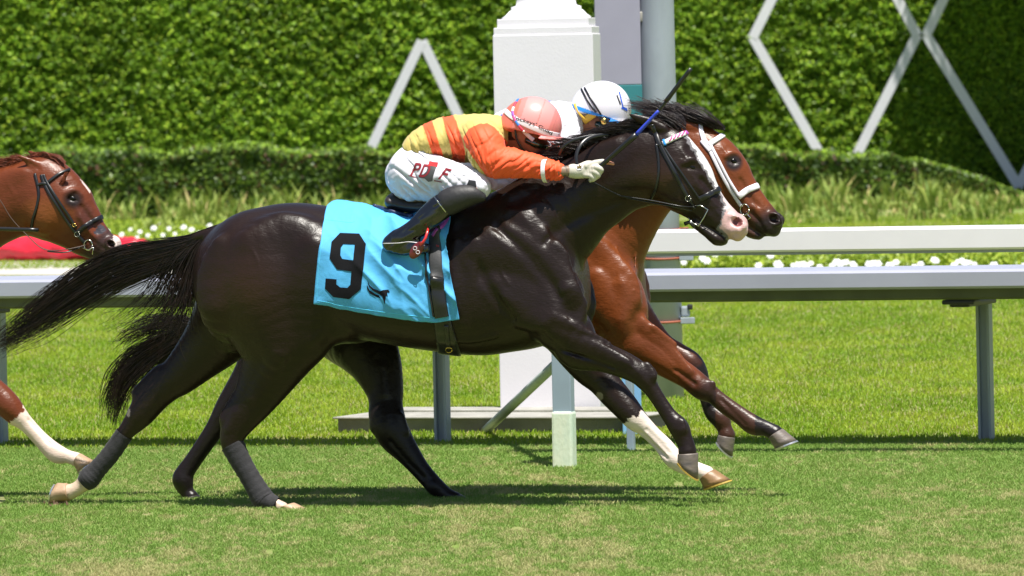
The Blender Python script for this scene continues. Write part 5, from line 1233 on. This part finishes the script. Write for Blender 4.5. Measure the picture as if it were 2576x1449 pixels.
# ------------------------------------------------------------------ saddle, number cloth, stirrup
def number_cloth():
    fr, R = FA, RUNA; t = empty('saddle_cloth', fr.o, fr.yaw, label='bright blue number 9 cloth with small horse emblem on the dark horse', cat='saddle cloth')
    nu, nv = 130, 100; lx = lambda v: np.interp(v, [0, .25, .55, .85, 1], [791, 795, 802, 812, 822]); rx = lambda v: np.interp(v, [0, .35, .62, .85, 1], [1157, 1139, 1131, 1135, 1140])
    by = lambda x: np.interp(x, [792, 830, 860, 952, 1041, 1089, 1140, 1157], [762, 767, 775, 790, 801, 806, 803, 800]); ty = lambda x: np.interp(x, [800, 830, 870, 950, 1040, 1100, 1160], [533, 528, 532, 545, 552, 548, 540])
    P_ = np.zeros((nv, nu, 3)); N_ = np.zeros((nv, nu, 3))
    for j in range(nv):
        v = j/(nv-1)
        for i in range(nu):
            u = i/(nu-1); x = lx(v)*(1-u)+rx(v)*u; y = by(x)*(1-v)+ty(x)*v; p, n = R.hit(x, y)
            if p is None:
                yy = y
                while p is None and yy < y+30: yy += 3; p, n = R.hit(x, yy)
            P_[j, i] = p; N_[j, i] = n
    # over the back and down the far side
    up = 34; top = P_[-1]; Q_ = []; QN = []
    for j in range(1, up+1):
        r = []; rn = []
        for i in range(nu):
            y0 = top[i, 1]; y = y0+(.22-y0)*min(1, j/22); z = None
            if j <= 22: h = R.bvh.ray_cast(Vector((top[i, 0], y, 2.2)), Vector((0, 0, -1)))
            else: h = R.bvh.ray_cast(Vector((top[i, 0], .9, Q_[21][i][2]-.03*(j-22))), Vector((0, -1, 0)))
            r.append(tuple(h[0])); rn.append(tuple(h[1]))
        Q_.append(r); QN.append(rn)
    A = np.concatenate([P_, np.array(Q_)]); Nn = np.concatenate([N_, np.array(QN)])
    for _ in range(6):
        B_ = A.copy(); B_[1:-1, 1:-1] = (A[:-2, 1:-1]+A[2:, 1:-1]+A[1:-1, :-2]+A[1:-1, 2:])/4; A = A*.4+B_*.6
    Nn /= np.linalg.norm(Nn, axis=2, keepdims=True); X, Y = fr.px(A)
    u = X*.70+Y*.71; v = -X*.71+Y*.70
    amp = np.clip((X-850)/160, .12, 1)*np.clip(1.25-(Y-520)/420, .4, 1)
    d = .010+.026*ridge(u/5.0, v, 38, 71)*amp+.010*ridge(u/2.4, v/1.2, 24, 72)*amp+.005*ridge(X, Y/2, 40, 73)
    d += .022*np.exp(-((X-880)/60)**2)*np.clip((560-Y)/40, 0, 1)
    d += .008*np.clip((Y-740)/60, 0, 1)*np.sin(X*.12)*.5
    A = A+Nn*d[..., None]; m = A.shape[0]; i = np.arange(m*nu).reshape(m, nu)
    Fq = np.stack([i[:-1, :-1], i[:-1, 1:], i[1:, 1:], i[1:, :-1]], -1).reshape(-1, 4)
    o = mesh_np('cloth', A.reshape(-1, 3), Fq, M['cyan'], t); md = o.modifiers.new('thickness', 'SOLIDIFY'); md.thickness = .0022; md.offset = 0
    class T: pass
    T = Surf.__new__(Surf); T.fr = fr; T.bvh = BVHTree.FromPolygons([tuple(q) for q in A.reshape(-1, 3).tolist()], Fq.tolist())
    z = lambda L: [(670.8+.37041*a, 469.6+.37041*b) for a, b in L]
    nine = z([(500,315),(630,320),(676,390),(642,695),(562,762),(455,748),(397,690),(402,622),(478,628),(476,662),(500,682),(550,686),(570,665),(577,575),(480,562),(427,485),(440,375)]); hole = z([(522,389),(600,392),(589,500),(515,490),(502,465),(506,412)])
    decal(T, [nine, hole], M['num'], 'number', t, .0035, 8)
    e1 = z([(684,628),(702,668),(730,692),(772,708),(790,702),(828,698),(838,712),(832,722),(826,714),(820,722),(824,748),(812,738),(808,770),(804,795),(796,770),(786,744),(762,728),(722,704),(696,676)])
    e2 = z([(682,662),(700,700),(735,724),(765,738),(776,756),(740,744),(702,724),(684,694)])
    decal(T, [e1], M['num'], 'emblem', t, .003, 6); decal(T, [e2], M['num'], 'emblem', t, .003, 6)
    # stitched hem
    strap(T, [(798,756),(830,761),(856,768),(952,783),(1041,794),(1085,799)], .0016, M['stitch'], 'hem_stitching', t, th=.001); strap(T, [(818,545),(813,592),(805,644),(800,692),(797,752)], .0016, M['stitch'], 'hem_stitching', t, th=.001)
    strap(T, [(818,552),(850,556),(892,557),(889,520)], .0014, M['stitch'], 'pocket_stitching', t, th=.001)
    # saddle
    s = empty('saddle', fr.o, fr.yaw, label='small black racing saddle with wide girth, purple lining and red stirrup', cat='saddle')
    S = Surf(fr, fr.L(960,600,0)+np.array((0,-.36,0)), fr.L(1200,460,0)+np.array((0,.36,0)), .005)
    S.rows([(1000,506,24,0,3.2),(1040,516,20,0,3.6),(1090,518,20,0,4.2),(1140,506,22,0,3.6),(1160,500,18,0,3)], .02); S.build('seat', M['brown'], s)
    strap(T, [(940,520),(975,531),(1005,540),(1036,546)], .018, M['navy'], 'pad', s, th=.012); strap(T, [(1134,540),(1131,556),(1127,590),(1125,620),(1127,634)], .012, M['felt'], 'felt_pad', s, th=.010)
    strap(T, [(1128,548),(1112,570),(1100,580),(1092,592)], (.018), M['purple'], 'lining', s, th=.012)
    strap(T, [(1094,560),(1095,600),(1096,650),(1099,700),(1102,735)], .056, M['girth'], 'flap', s, th=.010)
    gb = strap(T, [(1098,700),(1103,740),(1109,780),(1112,797)], .060, M['leather'], 'girth', s, th=.016)
    g2 = strap(R, [(1107,775),(1112,800),(1120,840),(1128,872),(1131,886)], (.066, .10), M['leather'], 'girth', s, th=.012)
    strap(T, [(1070,640),(1074,690),(1084,750),(1092,796)], .008, M['leather'], 'girth_strap', s, th=.014); strap(R, [(1124,815),(1127,850),(1130,868)], .020, M['leather'], 'girth_strap', s, th=.022)
    bm = bmesh.new(); pts = []
    for k in range(13):
        a = 2*math.pi*k/12; x, y = 1131+8*math.cos(a), 868+6*math.sin(a); p, n_ = R.hit(x, y); 
        if p is not None: pts.append(p+n_*.024)
    bm_tube(bm, pts, .0022, 6); mesh_bm('buckle', bm, M['gold'], s)
    # stirrup: red iron round the toe, leather above
    bm = bmesh.new(); L_ = lambda x, y, l: Vector(fr.L(x, y, l)); pts = [L_(1073+dx_, y, l) for dx_, y, l in ((4,574,-.322),(2,584,-.34),(-2,598,-.352),(-8,608,-.352),(-17,616,-.350))]; bm_tube(bm, pts, [.004,.006,.006,.006,.007], 8); 
    st = mesh_bm('stirrup', bm, M['redp'], s); c = fr.L(1048, 629, -.345); bm = bmesh.new()
    bmesh.ops.create_uvsphere(bm, u_segments=24, v_segments=12, radius=1)
    for q in bm.verts:
        u_, w_ = q.co.x*.042, q.co.z*.028; q.co = Vector((c[0]+u_*.72+w_*.5, c[1]+q.co.y*.006, c[2]+u_*.72-w_*.72))
    mesh_bm('stirrup_plate', bm, M['redd'], st)
    for cx, cy in ((1044,624),(1051,634)):
        bm = bmesh.new(); bm_tube(bm, [L_(cx+4.6*math.cos(a), cy+4.4*math.sin(a), -.353) for a in np.linspace(0, 6.283, 13)[(0 if cy < 630 else 0):]], .0013, 6); mesh_bm('stirrup_mark', bm, M['whiteband'], st)
    bm = bmesh.new(); bm_tube(bm, [L_(1092,548,-.30),L_(1086,560,-.315),L_(1078,574,-.325)], .006, 6, flat=.4); mesh_bm('stirrup_leather', bm, M['leather'], s)
    text_decal(T, 'SO', (1101,622), (1109,622), 5, M['redp'], 'saddle_lettering', s, lift=.013)
M['num'] = mat('black_numeral', (.006,.006,.008), .9, spec=.2, bump=.1, bscale=200); M['stitch'] = mat('pale_stitch', (.10,.60,.85), .7); M['girth'] = mat('grey_girth', (.035,.035,.038), .6, bump=.1, bscale=120)
M['redd'] = mat('deep_red', (.13,.01,.012), .3, coat=.5)
number_cloth()
# ------------------------------------------------------------------ bridles
def free_strap(fr, pts, r, mt, name, parent, flat=.35, up=(0,0,1), n=5):
    S = spline([tuple(fr.L(x, y, l)) for x, y, l in pts], n); V, Fq = sweep(S, r, 8, True, flat, up); return mesh_np(name, V, Fq, mt, parent)
def ring(fr, cx, cy, r, l, mt, name, parent, rad=.0028, sx=1.0):
    bm = bmesh.new(); bm_tube(bm, [fr.L(cx+r*sx*math.cos(a), cy+r*math.sin(a), l) for a in np.linspace(0, 6.283, 17)], rad, 6); return mesh_bm(name, bm, mt, parent)
def skin_l(run, x, y, out=.008):
    p, n = run.hit(x, y); return (p.y-out) if p is not None else -.08
def bridle_A():
    R, fr = RUNA, FA; t = empty('bridle', fr.o, fr.yaw, label='black leather bridle with pink and white browband on the dark horse', cat='bridle'); b = M['leather']
    bb = strap(R, [(1668,361),(1690,350),(1712,340),(1731,331)], .021, M['whiteband'], 'browband', t, th=.008)
    for i in range(5):
        x = 1688+i*9.4; y = 351-i*4.2; strap(R, [(x-4,y+5),(x,y),(x+3,y-6)], .0065, M['pinkr'], 'browband_ribbon', bb, th=.0105, n=3)
    strap(R, [(1722,333),(1728,340)], .012, M['purple'], 'browband_ribbon', bb, th=.011, n=3); strap(R, [(1670,352),(1674,366)], .011, M['sky'], 'browband_ribbon', bb, th=.0102, n=3)
    strap(R, [(1640,312),(1648,332),(1655,352),(1660,366)], .020, b, 'headpiece', t, th=.007); strap(R, [(1659,362),(1675,392),(1697,432),(1716,470),(1729,495),(1738,508)], .017, b, 'cheek_strap', t, th=.006)
    strap(R, [(1664,360),(1690,400),(1718,440),(1740,472),(1759,499)], .009, b, 'cheek_strap', t, th=.005); strap(R, [(1759,501),(1778,492),(1800,480),(1822,468)], .024, b, 'noseband', t, th=.009)
    strap(R, [(1651,362),(1657,400),(1657,440),(1650,475),(1636,503)], .011, b, 'throat_latch', t, th=.006)
    strap(R, [(1734,503),(1742,516),(1748,524)], .012, b, 'cheek_strap', t, th=.006)
    l = skin_l(R, 1756, 540); bm = bmesh.new(); bm_tube(bm, [fr.L(x, y, l-.006) for x, y in ((1746,518),(1762,516),(1781,527),(1770,548),(1757,568),(1742,560),(1731,546))], .0028, 6); mesh_bm('bit', bm, M['steel'], t)
    ring(fr, 1731, 499, 7, skin_l(R, 1731, 499, .010), M['steel'], 'buckle', t, .0014)
    bm = bmesh.new(); bm_tube(bm, [fr.L(x, y, l-.004) for x, y in ((1722,563),(1735,558),(1748,571))], .009, 8); mesh_bm('curb', bm, b, t)
    q = -.165
    rn = free_strap(fr, [(1478,452,q),(1500,462,q),(1564,493,-.125),(1638,509,-.115),(1700,520,-.110),(1738,530,l-.012)], .0095, b, 'rein', t); free_strap(fr, [(1560,492,-.130),(1640,504,-.122),(1712,518,-.115),(1742,520,l-.012)], .008, b, 'rein', t)
    free_strap(fr, [(1466,440,q),(1452,415,q),(1450,388,-.155),(1464,360,-.13),(1490,344,-.09),(1525,340,-.05),(1552,352,-.02)], .0085, b, 'rein', t, up=(0,1,0)); free_strap(fr, [(1405,392,-.10),(1418,368,-.11),(1445,351,-.10),(1490,341,-.07),(1525,338,-.05)], .007, b, 'rein', t, up=(0,1,0))
    free_strap(fr, [(1522,340,-.05),(1560,330,.06),(1420,380,.12)], .007, b, 'rein', t)
bridle_A()
def bridle_B():
    R, fr = RUNB, FB; t = empty('bridle', fr.o, fr.yaw, label='white bridle with broad white noseband on the bay horse', cat='bridle'); b = M['whitestrap']
    strap(R, [(1782,365),(1800,353),(1818,341),(1835,329)], .023, b, 'browband', t, th=.008); strap(R, [(1768,352),(1776,362),(1790,378)], .030, b, 'headpiece', t, th=.007)
    strap(R, [(1778,362),(1795,398),(1816,440),(1838,478),(1858,508),(1866,520)], .015, b, 'cheek_strap', t, th=.006); strap(R, [(1788,366),(1806,400),(1830,446),(1857,490)], .013, b, 'cheek_strap', t, th=.008)
    strap(R, [(1858,494),(1880,478),(1905,468),(1928,461)], .027, b, 'noseband', t, th=.010); strap(R, [(1760,310),(1764,330),(1772,356)], .02, b, 'headpiece', t, th=.006)
    l = skin_l(R, 1872, 527); ring(fr, 1873, 527, 14, l-.004, M['steel'], 'bit_ring', t, .003, .8)
    bm = bmesh.new(); bm_tube(bm, [fr.L(x, y, l-.002) for x, y in ((1876,535),(1888,548),(1880,552))], .004, 6); mesh_bm('bit', bm, M['steel'], t)
    free_strap(fr, [(1868,536,l-.01),(1800,560,-.12),(1650,500,-.13),(1560,420,-.14)], .006, M['leather'], 'rein', t)
bridle_B()
def bridle_C():
    R, fr = RUNC, FC_; t = empty('bridle', fr.o, fr.yaw, label='black leather bridle on the chestnut horse at the left edge', cat='bridle'); b = M['leather']
    strap(R, [(113,465),(128,453),(150,437),(174,427)], .013, b, 'browband', t, th=.008); strap(R, [(104,440),(110,458),(124,486),(142,514),(160,543),(184,577),(196,590)], .013, b, 'cheek_strap', t, th=.006)
    strap(R, [(110,440),(118,458),(134,484),(152,512),(172,541),(192,572)], .012, b, 'cheek_strap', t, th=.008); strap(R, [(88,437),(95,465),(98,490),(93,520),(84,550),(80,572)], .012, b, 'throat_latch', t, th=.007)
    strap(R, [(196,584),(212,570),(236,555),(261,543)], .021, b, 'noseband', t, th=.010); strap(R, [(192,586),(204,600),(214,612)], .015, b, 'cheek_strap', t, th=.007); strap(R, [(94,466),(106,462),(116,463)], .012, b, 'headpiece', t, th=.009)
    l = skin_l(R, 222, 615); ring(fr, 222, 616, 13, l-.004, M['steel'], 'bit_ring', t, .003, .8); ring(fr, 194, 589, 6.5, skin_l(R, 194, 589, .011), M['steel'], 'buckle', t, .0016); ring(fr, 186, 566, 4, skin_l(R, 186, 566, .012), M['gold'], 'buckle', t, .002)
    bm = bmesh.new(); bm_tube(bm, [fr.L(x, y, l-.006) for x, y in ((205,622),(222,628),(236,622),(232,640))], .003, 6); mesh_bm('bit', bm, M['steel'], t)
    free_strap(fr, [(-90,430,-.16),(-40,455,-.16),(0,503,-.15),(28,548,-.14),(61,584,-.13),(98,619,-.125),(130,630,-.12),(172,626,-.11),(216,616,l-.012)], .0058, M['rein'], 'rein', t); free_strap(fr, [(120,632,-.12),(165,634,-.115),(200,622,l-.012)], .009, b, 'rein', t)
M['rein'] = mat('brown_rein', (.07,.045,.035), .5)
bridle_C()
# ------------------------------------------------------------------ the other two riders, the whips
BLU = np.array((.02,.09,.50))
def jacB(V, X, Y):
    c = np.tile(np.array((.66,.65,.70)), (len(V), 1))
    for p in ([(1090,262),(1100,262),(1150,308),(1150,318)], [(1170,282),(1196,282),(1196,290),(1170,290)]): c[pip(X, Y, p)] = BLU
    c[(np.abs((Y-318)+(X-1090)*.30) < 2.2) & (X < 1170)] = BLU; return c
def helmB(V, X, Y):
    c = np.tile(np.array((.66,.65,.70)), (len(V), 1)); s = (Y-316)-(X-1341)*.36
    c[(s > 14) & (s < 25) & (X < 1404)] = (.02,.25,.70); c[(s > 25) & (X > 1345)] = (.02,.12,.62)
    return c
RB_ = rider(FB, 190, -32, 'jockey in white silks and white helmet with blue band, behind the orange one', jacB, (.66,.64,.72), helmB, head=(-14, -9))
def dress_B(r):
    t, Hm, H_, fr = r['t'], r['helmet'], r['H'], FB; k = lambda L: [tuple(p) for p in L]
    for q in ([(1463,224),(1474,245),(1488,268),(1500,282)], [(1471,221),(1484,244),(1498,266),(1512,288)]): strap(Hm, q, .008, M['leather'], 'goggle_strap', t, th=.004)
    P_ = [fr.L(x, y, -.10) for x, y in ((1500,284),(1512,296),(1530,306))]; V, Fq = sweep(P_, .010, 8, True, .3, (0,1,0)); mesh_np('goggle_strap', V, Fq, M['leather'], t)
    P_ = [fr.L(x, y, l) for x, y, l in ((1446,262,-.08),(1450,272,-.09),(1462,290,-.095),(1478,303,-.09))]; V, Fq = sweep(spline(P_, 4), .006, 8, True); mesh_np('chin_strap', V, Fq, M['yellow'], t)
    P_ = [fr.L(x, y, l) for x, y, l in ((1468,305,-.088),(1480,296,-.096),(1497,284,-.098))]; V, Fq = sweep(P_, .016, 8, True, .25, (0,1,0)); mesh_np('chin_strap', V, Fq, M['yellow'], t)
    bm = bmesh.new(); bm_tube(bm, [fr.L(1520,305,-.098), fr.L(1520,305,-.104)], [.016,.013], 16); mesh_bm('goggle_hinge', bm, M['gold'], t)
    class W: hit = staticmethod(lambda x, y: Hm.hit(x, y))
    decal(W, [[(1556,231),(1559,230),(1568,268),(1577,272),(1578,280),(1562,272),(1565,268)]], mat('blue_print', (.03,.10,.55), .5), 'monogram', t, .0015, 5)
    decal(W, [[(1550,240),(1553,238),(1562,262),(1559,263)]], M['ink'], 'monogram', t, .0015, 5)
dress_B(RB_)
def jacC(V, X, Y): return np.tile(np.array((.05,.09,.35)), (len(V), 1))
def helmC(V, X, Y): return np.tile(np.array((.05,.09,.35)), (len(V), 1))
RC_ = rider(FC_, -1577, 20, 'jockey on the chestnut horse just beyond the left edge of the picture', jacC, (.8,.78,.82), helmC)
def whip(fr, pts, label, cols):
    t = empty('riding_crop', fr.o, fr.yaw, label=label, cat='riding crop')
    for name, a, b, r0, r1, m_ in cols:
        A = Vector(fr.L(*a)); B = Vector(fr.L(*b)); n = 9; bm = bmesh.new(); bm_tube(bm, [A.lerp(B, i/(n-1)) for i in range(n)], [r0+(r1-r0)*i/(n-1)+(.0006*(i % 2)) for i in range(n)], 10); mesh_bm(name, bm, m_, t)
whip(FA, None, 'long black riding crop with blue grip band raised in the gloved hand', [
    ('handle', (1488,437,-.178), (1601,338,-.200), .0085, .0125, M['leather']), ('grip_band', (1600,339,-.200), (1658,277,-.212), .0085, .0062, M['blue']),
    ('shaft', (1657,278,-.212), (1676,254,-.216), .006, .0058, M['leather']), ('flap', (1675,255,-.216), (1738,172,-.228), .0105, .0085, M['leather'])])
whip(FC_, None, 'black riding crop lying across the neck of the chestnut horse', [('handle', (-90,572,-.19), (96,578,-.20), .0085, .0085, M['leather'])])
